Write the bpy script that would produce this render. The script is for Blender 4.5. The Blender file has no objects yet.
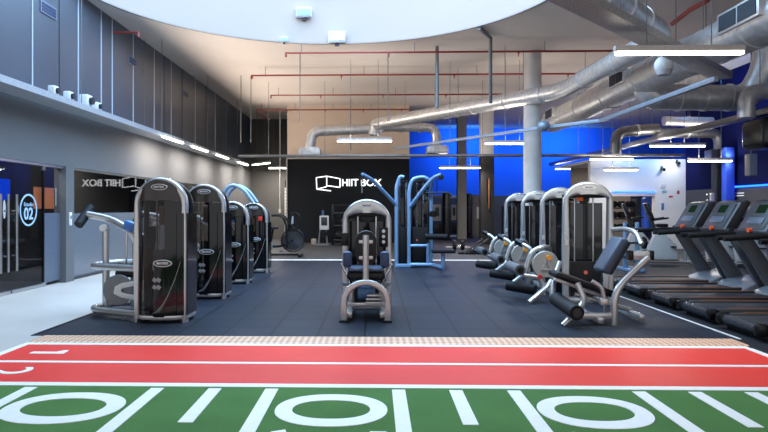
import bpy, bmesh, math, random
from mathutils import Vector, Matrix, Euler
random.seed(7)
R = math.radians
PI = math.pi
scene = bpy.context.scene
COL = scene.collection

# ------------------------------------------------------------ camera model
H = 1.33            # eye height
F = 610.0           # focal length in pixels of a 768 px wide frame
YAW = 0.0248
CX, HY = 360.0, 209.0
FWD = Vector((-math.sin(YAW), math.cos(YAW), 0))
RGT = Vector((math.cos(YAW), math.sin(YAW), 0))

def at(px, d, z):
    """world point seen in column px, at depth d, at height z"""
    p = FWD * d + RGT * ((px - CX) / F * d)
    return Vector((p.x, p.y, z))

def pt(px, py, d):
    return at(px, d, H - (py - HY) / F * d)

def pz(px, py, z):
    d = F * (H - z) / (py - HY)
    return at(px, d, z)

def wall_y(X, px):
    k = (px - CX) / F
    return X * (1 + k * YAW) / (k - YAW)

def x_at(px, Y):
    k = (px - CX) / F
    return Y * (k - YAW) / (1 + k * YAW)

def ptY(px, py, Y):
    """point on the plane y = Y"""
    X = x_at(px, Y); d = -X * math.sin(YAW) + Y * math.cos(YAW)
    return Vector((X, Y, H - (py - HY) / F * d))

# ------------------------------------------------------------ materials
MATS = {}
def srgb(r, g, b):
    f = lambda c: (c / 255 / 12.92) if c / 255 <= 0.04045 else ((c / 255 + 0.055) / 1.055) ** 2.4
    return (f(r), f(g), f(b), 1)

def new_mat(name):
    m = bpy.data.materials.new(name)
    m.use_nodes = True
    nt = m.node_tree
    return m, nt, nt.nodes['Principled BSDF'], nt.nodes['Material Output']

def mat(name, rgb, rough=0.5, metal=0.0, scale=30.0, var=0.08, bump=0.0, bscale=None, coat=0.0, spec=0.5):
    if name in MATS: return MATS[name]
    m, nt, b, out = new_mat(name)
    c = srgb(*rgb)
    tc = nt.nodes.new('ShaderNodeTexCoord')
    nz = nt.nodes.new('ShaderNodeTexNoise'); nz.inputs['Scale'].default_value = scale; nz.inputs['Detail'].default_value = 4
    nt.links.new(tc.outputs['Object'], nz.inputs['Vector'])
    rp = nt.nodes.new('ShaderNodeValToRGB')
    rp.color_ramp.elements[0].position = 0.3; rp.color_ramp.elements[1].position = 0.7
    rp.color_ramp.elements[0].color = tuple(max(0, x * (1 - var)) for x in c[:3]) + (1,)
    rp.color_ramp.elements[1].color = tuple(min(1, x * (1 + var)) for x in c[:3]) + (1,)
    nt.links.new(nz.outputs['Fac'], rp.inputs['Fac'])
    nt.links.new(rp.outputs['Color'], b.inputs['Base Color'])
    b.inputs['Roughness'].default_value = rough
    b.inputs['Metallic'].default_value = metal
    b.inputs['Specular IOR Level'].default_value = spec
    b.inputs['Coat Weight'].default_value = coat
    if bump:
        n2 = nt.nodes.new('ShaderNodeTexNoise'); n2.inputs['Scale'].default_value = bscale or scale * 4
        nt.links.new(tc.outputs['Object'], n2.inputs['Vector'])
        bp = nt.nodes.new('ShaderNodeBump'); bp.inputs['Strength'].default_value = bump; bp.inputs['Distance'].default_value = 0.01
        nt.links.new(n2.outputs['Fac'], bp.inputs['Height']); nt.links.new(bp.outputs['Normal'], b.inputs['Normal'])
    MATS[name] = m
    return m

def emit(name, rgb, strength):
    if name in MATS: return MATS[name]
    m, nt, b, out = new_mat(name)
    nt.nodes.remove(b)
    e = nt.nodes.new('ShaderNodeEmission'); e.inputs['Color'].default_value = srgb(*rgb); e.inputs['Strength'].default_value = strength
    nt.links.new(e.outputs[0], out.inputs[0])
    MATS[name] = m
    return m

def glass(name, tint, ior=1.6, rough=0.01, dirt=0.0):
    """thin pane: fresnel mix of clear tinted transmission and mirror reflection"""
    if name in MATS: return MATS[name]
    m, nt, b, out = new_mat(name)
    nt.nodes.remove(b)
    t = nt.nodes.new('ShaderNodeBsdfTransparent'); t.inputs['Color'].default_value = srgb(*tint)
    g = nt.nodes.new('ShaderNodeBsdfGlossy'); g.inputs['Roughness'].default_value = rough
    f = nt.nodes.new('ShaderNodeFresnel')
    ge = nt.nodes.new('ShaderNodeNewGeometry')
    ma = nt.nodes.new('ShaderNodeMath'); ma.operation = 'MULTIPLY_ADD'; ma.inputs[1].default_value = 1 / ior - ior; ma.inputs[2].default_value = ior
    nt.links.new(ge.outputs['Backfacing'], ma.inputs[0]); nt.links.new(ma.outputs[0], f.inputs['IOR'])
    nz = nt.nodes.new('ShaderNodeTexNoise'); nz.inputs['Scale'].default_value = 3
    mx = nt.nodes.new('ShaderNodeMixShader')
    nt.links.new(f.outputs[0], mx.inputs[0]); nt.links.new(t.outputs[0], mx.inputs[1]); nt.links.new(g.outputs[0], mx.inputs[2])
    nt.links.new(mx.outputs[0], out.inputs[0])
    MATS[name] = m
    return m

# ------------------------------------------------------------ mesh builder
def frame_from(d):
    d = d.normalized()
    up = Vector((0, 0, 1)) if abs(d.z) < 0.95 else Vector((1, 0, 0))
    u = d.cross(up).normalized()
    return u, u.cross(d).normalized()

def fillet(pts, rad, n=5):
    pts = [Vector(p) for p in pts]
    out = [pts[0]]
    for i in range(1, len(pts) - 1):
        a, b, c = pts[i - 1], pts[i], pts[i + 1]
        va, vc = (a - b), (c - b)
        r = min(rad, va.length * 0.49, vc.length * 0.49)
        p0, p1 = b + va.normalized() * r, b + vc.normalized() * r
        for k in range(n + 1):
            t = k / n
            out.append((1 - t) ** 2 * p0 + 2 * t * (1 - t) * b + t * t * p1)
    out.append(pts[-1])
    return out

class MB:
    def __init__(self): self.bm = bmesh.new()
    def box(self, c, s, rot=(0, 0, 0), bev=0.0, seg=2):
        r = bmesh.ops.create_cube(self.bm, size=1)
        M = Matrix.Translation(Vector(c)) @ Euler(rot).to_matrix().to_4x4() @ Matrix.Diagonal((s[0], s[1], s[2], 1))
        bmesh.ops.transform(self.bm, matrix=M, verts=r['verts'])
        if bev:
            es = list({e for v in r['verts'] for e in v.link_edges})
            bmesh.ops.bevel(self.bm, geom=es, offset=min(bev, min(s) * 0.45), segments=seg, affect='EDGES', profile=0.5)
        return self
    def tube(self, pts, r, seg=10, fil=0.0, n=5, caps=True, flat=1.0):
        pts = fillet(pts, fil, n) if fil else [Vector(p) for p in pts]
        pts = [p for i, p in enumerate(pts) if i == 0 or (p - pts[i - 1]).length > 1e-5]
        rings = []
        u = None
        for i, p in enumerate(pts):
            if i == 0: d = pts[1] - pts[0]
            elif i == len(pts) - 1: d = pts[-1] - pts[-2]
            else: d = (pts[i + 1] - p).normalized() + (p - pts[i - 1]).normalized()
            if d.length < 1e-6: d = pts[i] - pts[i - 1]
            d.normalize()
            if u is None: u, v = frame_from(d)
            else:
                u = (u - d * u.dot(d)).normalized(); v = u.cross(d).normalized()
            rr = r[i] if isinstance(r, (list, tuple)) else r
            rings.append([self.bm.verts.new(p + (u * math.cos(a) * flat + v * math.sin(a)) * rr) for a in [2 * PI * k / seg for k in range(seg)]])
        for a, b in zip(rings, rings[1:]):
            for k in range(seg):
                self.bm.faces.new((a[k], a[(k + 1) % seg], b[(k + 1) % seg], b[k]))
        if caps:
            self.bm.faces.new(rings[0][::-1]); self.bm.faces.new(rings[-1])
        return self
    def cyl(self, a, b, r, seg=16, r2=None):
        return self.tube([a, b], [r, r if r2 is None else r2], seg)
    def lathe(self, prof, c=(0, 0, 0), axis='z', seg=24, hollow=False):
        """prof: (radius, height) pairs"""
        c = Vector(c); rings = []
        for r, h in prof:
            ring = []
            for k in range(seg):
                a = 2 * PI * k / seg
                x, y = r * math.cos(a), r * math.sin(a)
                p = {'z': (x, y, h), 'y': (x, h, y), 'x': (h, x, y)}[axis]
                ring.append(self.bm.verts.new(c + Vector(p)))
            rings.append(ring)
        for a, b in zip(rings, rings[1:]):
            for k in range(seg):
                self.bm.faces.new((a[k], a[(k + 1) % seg], b[(k + 1) % seg], b[k]))
        if hollow:
            for k in range(seg): self.bm.faces.new((rings[-1][k], rings[-1][(k + 1) % seg], rings[0][(k + 1) % seg], rings[0][k]))
        else:
            self.bm.faces.new(rings[0][::-1]); self.bm.faces.new(rings[-1])
        return self
    def prism(self, poly, axis, h0, h1, bev=0.0):
        """poly in the plane normal to axis ('y': x,z  'z': x,y  'x': y,z), from h0 to h1"""
        def P(a, b, h): return {'y': (a, h, b), 'z': (a, b, h), 'x': (h, a, b)}[axis]
        v0 = [self.bm.verts.new(P(a, b, h0)) for a, b in poly]
        v1 = [self.bm.verts.new(P(a, b, h1)) for a, b in poly]
        n = len(poly)
        fs = [self.bm.faces.new(v0), self.bm.faces.new(v1[::-1])]
        for k in range(n):
            fs.append(self.bm.faces.new((v0[k], v1[k], v1[(k + 1) % n], v0[(k + 1) % n])))
        if bev:
            es = list({e for f in fs[:2] for e in f.edges})
            bmesh.ops.bevel(self.bm, geom=es, offset=bev, segments=2, affect='EDGES', profile=0.5)
        return self
    def band(self, outer, inner, axis, h0, h1, closed=False, bev=0.0):
        """solid strip between two equal-length outlines in a plane, extruded h0..h1"""
        def P(q, h): return {'y': (q[0], h, q[1]), 'z': (q[0], q[1], h), 'x': (h, q[0], q[1])}[axis]
        bm = self.bm
        o0 = [bm.verts.new(P(q, h0)) for q in outer]; i0 = [bm.verts.new(P(q, h0)) for q in inner]
        o1 = [bm.verts.new(P(q, h1)) for q in outer]; i1 = [bm.verts.new(P(q, h1)) for q in inner]
        n = len(outer); m = n if closed else n - 1
        fl = []
        for k in range(m):
            j = (k + 1) % n
            fl.append(bm.faces.new((o0[k], o0[j], i0[j], i0[k])))
            fl.append(bm.faces.new((o1[k], i1[k], i1[j], o1[j])))
            bm.faces.new((o0[k], o1[k], o1[j], o0[j]))
            bm.faces.new((i0[k], i0[j], i1[j], i1[k]))
        if not closed:
            bm.faces.new((o0[0], i0[0], i1[0], o1[0])); bm.faces.new((o0[-1], o1[-1], i1[-1], i0[-1]))
        if bev:
            es = []
            for A in (o0, i0, o1, i1):
                for k in range(m):
                    e = bm.edges.get((A[k], A[(k + 1) % n]))
                    if e: es.append(e)
            bmesh.ops.bevel(bm, geom=es, offset=bev, segments=3, affect='EDGES', profile=0.5)
        return self
    def ball(self, c, r, sx=1, sy=1, sz=1, seg=16):
        q = bmesh.ops.create_uvsphere(self.bm, u_segments=seg, v_segments=seg // 2, radius=r)
        bmesh.ops.transform(self.bm, matrix=Matrix.Translation(Vector(c)) @ Matrix.Diagonal((sx, sy, sz, 1)), verts=q['verts'])
        return self
    def grid(self, fn, nu, nv, thick=None):
        """surface fn(u,v) -> point, given a thickness vector"""
        def lay(off):
            return [[self.bm.verts.new(Vector(fn(i / nu, j / nv)) + off) for j in range(nv + 1)] for i in range(nu + 1)]
        A = lay(Vector((0, 0, 0)))
        for i in range(nu):
            for j in range(nv):
                self.bm.faces.new((A[i][j], A[i + 1][j], A[i + 1][j + 1], A[i][j + 1]))
        if thick is not None:
            B = lay(Vector(thick))
            for i in range(nu):
                for j in range(nv):
                    self.bm.faces.new((B[i][j], B[i][j + 1], B[i + 1][j + 1], B[i + 1][j]))
            bA = [A[i][0] for i in range(nu + 1)] + [A[nu][j] for j in range(1, nv + 1)] + [A[i][nv] for i in range(nu - 1, -1, -1)] + [A[0][j] for j in range(nv - 1, 0, -1)]
            bB = [B[i][0] for i in range(nu + 1)] + [B[nu][j] for j in range(1, nv + 1)] + [B[i][nv] for i in range(nu - 1, -1, -1)] + [B[0][j] for j in range(nv - 1, 0, -1)]
            n = len(bA)
            for k in range(n):
                self.bm.faces.new((bA[k], bB[k], bB[(k + 1) % n], bA[(k + 1) % n]))
        return self
    def build(self, name, m, parent=None, label=None, smooth=True, loc=None, rot=None):
        bmesh.ops.recalc_face_normals(self.bm, faces=self.bm.faces)
        me = bpy.data.meshes.new(name)
        self.bm.to_mesh(me); self.bm.free()
        if smooth:
            me.polygons.foreach_set('use_smooth', [True] * len(me.polygons))
            me.set_sharp_from_angle(angle=R(38))
        me.materials.append(m)
        o = bpy.data.objects.new(name, me)
        COL.objects.link(o)
        if parent: o.parent = parent
        if label: o['label'] = label
        if loc is not None: o.location = loc
        if rot is not None: o.rotation_euler = rot
        return o

def tag(o, label, cat, group=None, kind=None):
    o['label'] = label; o['category'] = cat
    if group: o['group'] = group
    if kind: o['kind'] = kind
    return o

def thing(name, loc, label, cat, group=None, rz=0.0):
    o = bpy.data.objects.new(name, None)
    COL.objects.link(o)
    o.location = loc; o.rotation_euler = (0, 0, rz)
    o.empty_display_size = 0.2
    return tag(o, label, cat, group)

def struct(o, label=None):
    o['kind'] = 'structure'
    if label: o['label'] = label
    return o

def copy_tree(o, parent=None):
    c = o.copy(); COL.objects.link(c)
    if parent: c.parent = parent
    for ch in list(o.children): copy_tree(ch, c)
    return c

def text(name, s, size, m, parent=None, loc=(0, 0, 0), rot=(0, 0, 0), ext=0.002, bold=0.0, width=None, align='CENTER'):
    cu = bpy.data.curves.new(name, 'FONT'); cu.body = s; cu.size = size; cu.extrude = ext; cu.offset = bold
    cu.align_x = align; cu.align_y = 'CENTER'; cu.resolution_u = 4
    tmp = bpy.data.objects.new('tmp', cu); COL.objects.link(tmp)
    dg = bpy.context.evaluated_depsgraph_get()
    me = bpy.data.meshes.new_from_object(tmp.evaluated_get(dg))
    bpy.data.objects.remove(tmp); bpy.data.curves.remove(cu)
    if width:
        xs = [v.co.x for v in me.vertices]; k = width / (max(xs) - min(xs)); cx = (max(xs) + min(xs)) / 2
        for v in me.vertices: v.co.x = (v.co.x - cx) * k
    me.materials.clear(); me.materials.append(m); me.name = name
    o = bpy.data.objects.new(name, me); COL.objects.link(o)
    if parent: o.parent = parent
    o.location = loc; o.rotation_euler = rot
    return o
# ------------------------------------------------------------ palette
SILVER = mat('silver_paint', (192, 192, 191), 0.26, 0.6, 25, 0.04)
CHROME = mat('polished_chrome', (205, 205, 205), 0.15, 1.0, 20, 0.03)
GALV = mat('galvanised_steel', (222, 222, 222), 0.38, 0.65, 9, 0.14)
GALV_DULL = mat('dull_galvanised', (140, 140, 140), 0.42, 0.75, 9, 0.12)
BLACK = mat('black_plastic', (17, 17, 19), 0.32, 0, 40, 0.2, spec=0.3)
GLOSS = mat('gloss_black_shroud', (10, 10, 13), 0.10, 0, 20, 0.2, coat=0.25, spec=0.3)
BROWNBLK = mat('brown_black_cap', (46, 40, 36), 0.25, 0, 20, 0.1)
RUBBER = mat('black_rubber_foam', (22, 23, 26), 0.6, 0, 120, 0.25, 0.15, spec=0.3)
PAD = mat('black_upholstery', (21, 22, 27), 0.42, 0, 60, 0.15, 0.08, spec=0.3)
PADBLUE = mat('slate_blue_upholstery', (58, 72, 92), 0.45, 0, 60, 0.12, 0.08)
BLUEP = mat('blue_plastic', (60, 120, 190), 0.4, 0, 30, 0.08)
DARKGREY = mat('dark_grey_steel', (62, 64, 68), 0.4, 0.4, 25, 0.08)
MIDGREY = mat('mid_grey_plastic', (120, 122, 126), 0.45, 0.1, 25, 0.06)
WHITE = mat('white_paint', (228, 228, 226), 0.5, 0, 20, 0.03)
ORANGE = mat('orange_plastic', (235, 150, 40), 0.4, 0, 20, 0.05)
REDK = mat('red_plastic', (190, 45, 40), 0.4, 0, 20, 0.05)
REDPIPE = mat('red_sprinkler_paint', (150, 62, 52), 0.5, 0, 20, 0.1)
CONDUIT = mat('grey_conduit', (120, 122, 124), 0.45, 0.4, 20, 0.08)
SMOKE = glass('smoked_acrylic', (196, 190, 186), 1.3, 0.03)
PANE = glass('storefront_glass', (236, 238, 240), 1.5, 0.004)
DOORPANE = glass('door_glass', (240, 242, 244), 1.2, 0.004)
LAMP = emit('lamp_diffuser', (255, 250, 240), 14.0)
SIGNLIT = emit('lit_sign_letters', (250, 252, 255), 2.6)
LEDBLUE = emit('blue_led', (25, 90, 255), 6.0)

def stack_mat():
    m, nt, b, out = new_mat('weight_plates')
    tc = nt.nodes.new('ShaderNodeTexCoord'); sp = nt.nodes.new('ShaderNodeSeparateXYZ')
    mu = nt.nodes.new('ShaderNodeMath'); mu.operation = 'MULTIPLY'; mu.inputs[1].default_value = 36
    fr = nt.nodes.new('ShaderNodeMath'); fr.operation = 'FRACT'
    rp = nt.nodes.new('ShaderNodeValToRGB'); rp.color_ramp.interpolation = 'CONSTANT'
    rp.color_ramp.elements[0].color = (0.004, 0.004, 0.004, 1); rp.color_ramp.elements[1].color = (0.011, 0.011, 0.013, 1); rp.color_ramp.elements[1].position = 0.14
    nt.links.new(tc.outputs['Object'], sp.inputs[0]); nt.links.new(sp.outputs['Z'], mu.inputs[0]); nt.links.new(mu.outputs[0], fr.inputs[0])
    nt.links.new(fr.outputs[0], rp.inputs[0]); nt.links.new(rp.outputs[0], b.inputs['Base Color'])
    b.inputs['Roughness'].default_value = 0.4; b.inputs['Specular IOR Level'].default_value = 0.25
    return m
STACK = stack_mat()

def tile_mat(name, rgb, rough, tile, seam=0.006, seamcol=(18, 20, 26), var=0.12, x0=0.0, y0=0.0, tilex=None, wear=0.25):
    """square rubber tiles with dark seams, laid in world metres"""
    m, nt, b, out = new_mat(name)
    g = nt.nodes.new('ShaderNodeTexCoord')
    mp = nt.nodes.new('ShaderNodeMapping'); mp.inputs['Location'].default_value = (-x0, -y0, 0)
    nt.links.new(g.outputs['Object'], mp.inputs['Vector'])
    br = nt.nodes.new('ShaderNodeTexBrick')
    br.offset = 0.0; br.squash = 1.0
    br.inputs['Scale'].default_value = 1.0
    br.inputs['Brick Width'].default_value = tilex or tile; br.inputs['Row Height'].default_value = tile
    br.inputs['Mortar Size'].default_value = seam; br.inputs['Mortar Smooth'].default_value = 0.2
    br.inputs['Bias'].default_value = 0.0
    c = srgb(*rgb)
    br.inputs['Color1'].default_value = tuple(x * (1 - var) for x in c[:3]) + (1,)
    br.inputs['Color2'].default_value = tuple(x * (1 + var) for x in c[:3]) + (1,)
    br.inputs['Mortar'].default_value = srgb(*seamcol)
    nt.links.new(mp.outputs[0], br.inputs['Vector'])
    nz = nt.nodes.new('ShaderNodeTexNoise'); nz.inputs['Scale'].default_value = 90; nz.inputs['Detail'].default_value = 2
    nt.links.new(g.outputs['Object'], nz.inputs['Vector'])
    mx = nt.nodes.new('ShaderNodeMix'); mx.data_type = 'RGBA'; mx.blend_type = 'OVERLAY'; mx.inputs[0].default_value = wear
    nt.links.new(br.outputs['Color'], mx.inputs[6]); nt.links.new(nz.outputs['Fac'], mx.inputs[7])
    nt.links.new(mx.outputs[2], b.inputs['Base Color'])
    b.inputs['Roughness'].default_value = rough
    b.inputs['Specular IOR Level'].default_value = 0.14
    return m

MATTILE = tile_mat('rubber_tiles', (38, 43, 53), 0.5, 0.5, 0.012, (12, 15, 22), 0.10, x0=0.39, y0=6.31)
FARTILE = tile_mat('rear_rubber_tiles', (74, 74, 76), 0.55, 1.0, 0.006, (34, 35, 38), 0.06)
PALEFLOOR = mat('polished_pale_floor', (206, 196, 186), 0.3, 0, 1.2, 0.06)
DARKFLOOR = tile_mat('dark_rubber_floor', (40, 42, 46), 0.55, 1.0, 0.004, (32, 34, 38), 0.05)
TRACKRED = mat('red_track', (240, 66, 54), 0.42, 0, 0.9, 0.08, 0.05, 300, spec=0.22)
LINEW = mat('white_line_paint', (246, 242, 234), 0.5, 0, 15, 0.03)

def turf_mat():
    m, nt, b, out = new_mat('green_turf')
    tc = nt.nodes.new('ShaderNodeTexCoord')
    n1 = nt.nodes.new('ShaderNodeTexNoise'); n1.inputs['Scale'].default_value = 170; n1.inputs['Detail'].default_value = 3
    n2 = nt.nodes.new('ShaderNodeTexNoise'); n2.inputs['Scale'].default_value = 2.2; n2.inputs['Detail'].default_value = 5
    for n in (n1, n2): nt.links.new(tc.outputs['Object'], n.inputs['Vector'])
    r1 = nt.nodes.new('ShaderNodeValToRGB')
    r1.color_ramp.elements[0].position = 0.3; r1.color_ramp.elements[1].position = 0.72
    r1.color_ramp.elements[0].color = srgb(60, 102, 50); r1.color_ramp.elements[1].color = srgb(108, 146, 84)
    nt.links.new(n1.outputs['Fac'], r1.inputs['Fac'])
    mx = nt.nodes.new('ShaderNodeMix'); mx.data_type = 'RGBA'; mx.blend_type = 'OVERLAY'; mx.inputs[0].default_value = 0.25
    nt.links.new(r1.outputs[0], mx.inputs[6]); nt.links.new(n2.outputs['Fac'], mx.inputs[7])
    nt.links.new(mx.outputs[2], b.inputs['Base Color'])
    b.inputs['Roughness'].default_value = 0.9; b.inputs['Specular IOR Level'].default_value = 0.1
    bp = nt.nodes.new('ShaderNodeBump'); bp.inputs['Strength'].default_value = 0.5; bp.inputs['Distance'].default_value = 0.01
    nt.links.new(n1.outputs['Fac'], bp.inputs['Height']); nt.links.new(bp.outputs[0], b.inputs['Normal'])
    return m
TURF = turf_mat()

def tread_mat():
    """tan tread-plate strip with a raised diamond pattern"""
    m, nt, b, out = new_mat('tread_plate')
    tc = nt.nodes.new('ShaderNodeTexCoord')
    mp = nt.nodes.new('ShaderNodeMapping'); mp.inputs['Rotation'].default_value = (0, 0, R(45)); mp.inputs['Scale'].default_value = (22, 22, 22)
    nt.links.new(tc.outputs['Object'], mp.inputs[0])
    ck = nt.nodes.new('ShaderNodeTexChecker'); ck.inputs['Scale'].default_value = 1.0
    ck.inputs['Color1'].default_value = srgb(238, 190, 152); ck.inputs['Color2'].default_value = srgb(188, 140, 112)
    nt.links.new(mp.outputs[0], ck.inputs['Vector'])
    nt.links.new(ck.outputs['Color'], b.inputs['Base Color'])
    bp = nt.nodes.new('ShaderNodeBump'); bp.inputs['Strength'].default_value = 0.4; bp.inputs['Distance'].default_value = 0.01
    nt.links.new(ck.outputs['Fac'], bp.inputs['Height']); nt.links.new(bp.outputs[0], b.inputs['Normal'])
    b.inputs['Roughness'].default_value = 0.5; b.inputs['Metallic'].default_value = 0.0
    return m
TREAD = tread_mat()

CEIL = mat('ceiling_plaster', (212, 202, 193), 0.85, 0, 0.5, 0.05)
BEIGE = mat('beige_plaster', (222, 203, 184), 0.85, 0, 0.8, 0.05)
GREYWALL = mat('grey_plaster', (104, 104, 106), 0.8, 0, 0.7, 0.05)
UPPERWALL = mat('dark_wall_panels', (64, 74, 88), 0.34, 0, 0.7, 0.08, spec=0.8)  # bluish tint imitates blue skylight falling on neutral panels
ALCOVE = mat('alcove_grey', (92, 90, 88), 0.8, 0, 0.7, 0.06)
BLACKWALL = mat('charcoal_wall', (27, 29, 33), 0.6, 0, 0.7, 0.08, spec=0.2)
BLUELIT = mat('blue_lit_wall', (48, 112, 228), 0.8, 0, 0.7, 0.06)  # grey wall with the blue LED light put into its paint
WHITEWALL = mat('white_wall', (226, 225, 222), 0.8, 0, 0.7, 0.03)
NAVYWALL = mat('navy_wall', (8, 15, 66), 0.8, 0, 0.7, 0.06, spec=0.1)
GREYPANEL = mat('grey_panel_wall', (66, 68, 74), 0.7, 0, 0.7, 0.05)
COLGREY = mat('column_concrete', (212, 208, 203), 0.8, 0, 3, 0.08)
DARKROOM = mat('dark_studio', (26, 27, 30), 0.8, 0, 1, 0.1)
STUDIOFLOOR = mat('studio_floor', (60, 56, 60), 0.35, 0, 2, 0.1)

ZC = 5.4
XL, XR, Y0, YB = -5.6, 15.0, -2.5, 31.0
XM0, XM1, YM0, YM1 = -3.6, 3.72, 6.31, 15.9     # rubber mat
def slab(name, x0, x1, y0, y1, z0, z1, m, label=None):
    return struct(MB().box(((x0 + x1) / 2, (y0 + y1) / 2, (z0 + z1) / 2), (x1 - x0, y1 - y0, z1 - z0)).build(name, m, smooth=False), label)

# ------------------------------------------------------------ floors
slab('floor', XL - 3, XM0, Y0, YM1, -0.1, 0, PALEFLOOR)
slab('floor.001', XM0, XM1, YM0, YM1, -0.1, 0, MATTILE)
slab('floor.002', XM1, XR, 5.6, YM1, -0.1, 0, DARKFLOOR)
slab('floor.003', XL - 3, XR, YM1, YB + 0.2, -0.1, 0, FARTILE)
TX0, TX1 = -3.42, 3.52
slab('floor.004', XM0, TX0, Y0, YM0, -0.1, 0, PALEFLOOR)
slab('floor.005', TX0, TX1, 4.6, 5.97, -0.1, 0, TRACKRED)
slab('floor.006', TX0, TX1, Y0, 4.6, -0.1, 0, TURF)
slab('floor.007', TX1, XR, Y0, 5.6, -0.1, 0, DARKFLOOR)
slab('floor.008', TX1, XM1, 5.6, YM0, -0.1, 0, DARKFLOOR)
slab('floor.009', TX0, TX1, 5.97, YM0, -0.1, -0.004, PALEFLOOR)
# tread-plate threshold and painted lines
struct(MB().prism([(5.99, -0.004), (5.99, 0.006), (6.03, 0.012), (6.29, 0.012), (6.315, 0.004), (6.315, -0.004)], 'x', -3.45, 3.62).build('trim_1', TREAD, smooth=False), 'tan tread plate strip between the red track and the rubber tiles')
nl = [2]
def line(x0, x1, y0, y1, z=0.004, label=None):
    o = struct(MB().box(((x0 + x1) / 2, (y0 + y1) / 2, z / 2), (x1 - x0, y1 - y0, z)).build('trim_%d' % nl[0], LINEW, smooth=False), label); nl[0] += 1; return o
line(TX0 - 0.04, TX1 + 0.06, 5.90, 5.985)
line(TX0, TX1, 5.21, 5.265)
line(TX0, TX1, 4.53, 4.615)
line(TX0 - 0.05, TX0 + 0.02, 2.0, 5.90)
line(TX1, TX1 + 0.07, 2.0, 5.90)
for xl in (-2.562, -1.612, -0.762, 0.172, 1.012, 1.915, 2.72): line(xl - 0.048, xl + 0.048, 1.6, 4.485)
for xl in (-2.97, -1.183, 0.59, 2.317): line(xl - 0.048, xl + 0.048, 3.77, 4.485)
for c, wz in ((-2.087, 1.06), (-0.291, 1.0), (1.436, 0.97)):
    if True:
        el = lambda a, b: [(c + wz * a * math.copysign(abs(math.cos(t)) ** 0.92, math.cos(t)), 4.04 + b * math.copysign(abs(math.sin(t)) ** 0.92, math.sin(t))) for t in [2 * PI * q / 64 for q in range(64)]]
        struct(MB().band(el(0.372, 0.322), el(0.258, 0.188), 'z', 0.0, 0.004, closed=True).build('floor_numeral', LINEW, smooth=False), 'white painted zero on the green turf')
        one = [(-0.36, 3.40), (-0.36, 3.30), (0.26, 3.30), (0.26, 3.02), (0.36, 3.02), (0.36, 3.68), (0.26, 3.68), (0.26, 3.40), (-0.16, 3.40), (-0.25, 3.70), (-0.33, 3.66), (-0.30, 3.40)]
        if c > -1.5: struct(MB().prism([(c + a, b - 0.04) for a, b in one], 'z', 0.0, 0.004).build('floor_numeral', LINEW, smooth=False), 'white painted one on the green turf')
a1, b1 = pz(31, 352.8, 0), pz(65, 352.8, 0); y1 = a1.y
struct(MB().prism([(a1.x, y1 - .035), (b1.x, y1 - .035), (b1.x, y1 + .035), (b1.x - .01, y1 + .10), (b1.x - .05, y1 + .10), (b1.x - .09, y1 + .035), (a1.x, y1 + .035)], 'z', 0, 0.004).build('floor_numeral', LINEW, smooth=False), 'white lane numeral 1 painted on the red track')
for s, px, py, hgt in (('2', 3, 371, 0.40),):
    p = pz(px, py, 0.0)
    o = text('floor_numeral', s, hgt * 1.42, LINEW, loc=(p.x, p.y, 0.002), rot=(0, 0, -PI / 2), ext=0.002)
    struct(o, 'white lane numeral %s painted on the red track' % s)
# aluminium edge of the mat, white lines at its far side
slab('trim_60', XM1 - 0.012, XM1 + 0.012, YM0, 14.5, 0, 0.008, WHITE)
slab('trim_61', XM0 - 0.012, XM0 + 0.012, YM0, 14.5, 0, 0.008, DARKGREY)
slab('trim_62', -3.5, 3.4, 15.75, 15.98, 0, 0.006, LINEW)
ml = [pz(446, 247, 0), pz(468, 247, 0), pz(479, 250.5, 0)]
struct(MB().prism([(ml[0].x, ml[0].y - .18), (ml[1].x, ml[1].y - .18), (ml[2].x - .1, ml[2].y), (ml[2].x + .15, ml[2].y + .1), (ml[1].x, ml[1].y + .18), (ml[0].x, ml[0].y + .18)], 'z', 0, 0.006).build('trim_63', LINEW, smooth=False))

# ------------------------------------------------------------ ceiling with the round skylight
SKX, SKY, SKR = -0.97, 10.42, 4.55
def ceiling():
    x0, x1, y0, y1 = XL - 0.2, XR + 0.2, Y0, YB + 0.2
    angs = sorted([2 * PI * k / 96 for k in range(96)] + [math.atan2(y - SKY, x - SKX) % (2 * PI) for x in (x0, x1) for y in (y0, y1)])
    bm = bmesh.new(); lo, hi = [], []
    for a in angs:
        dx, dy = math.cos(a), math.sin(a)
        t = min((x1 - SKX) / dx if dx > 1e-9 else (x0 - SKX) / dx if dx < -1e-9 else 1e9, (y1 - SKY) / dy if dy > 1e-9 else (y0 - SKY) / dy if dy < -1e-9 else 1e9)
        lo.append((bm.verts.new((SKX + SKR * dx, SKY + SKR * dy, ZC)), bm.verts.new((SKX + t * dx, SKY + t * dy, ZC))))
        hi.append((bm.verts.new((SKX + SKR * dx, SKY + SKR * dy, ZC + 0.2)), bm.verts.new((SKX + t * dx, SKY + t * dy, ZC + 0.2))))
    n = len(angs)
    for k in range(n):
        j = (k + 1) % n
        bm.faces.new((lo[k][0], lo[k][1], lo[j][1], lo[j][0])); bm.faces.new((hi[k][0], hi[j][0], hi[j][1], hi[k][1]))
        bm.faces.new((lo[k][0], lo[j][0], hi[j][0], hi[k][0])); bm.faces.new((lo[k][1], hi[k][1], hi[j][1], lo[j][1]))
    mb = MB(); mb.bm.free(); mb.bm = bm
    struct(mb.build('ceiling', CEIL, smooth=False))
ceiling()
def ring(r, z): return [(SKX + r * math.cos(2 * PI * k / 96), SKY + r * math.sin(2 * PI * k / 96)) for k in range(96)]
struct(MB().band(ring(SKR - 0.002, 0), ring(SKR - 0.012, 0), 'z', ZC + 0.005, 6.75, closed=True).build('wall_skylight', mat('skylight_drum_white', (172, 156, 146), 0.7, 0, 0.6, 0.015)), 'white drum wall of the round skylight')
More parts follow.
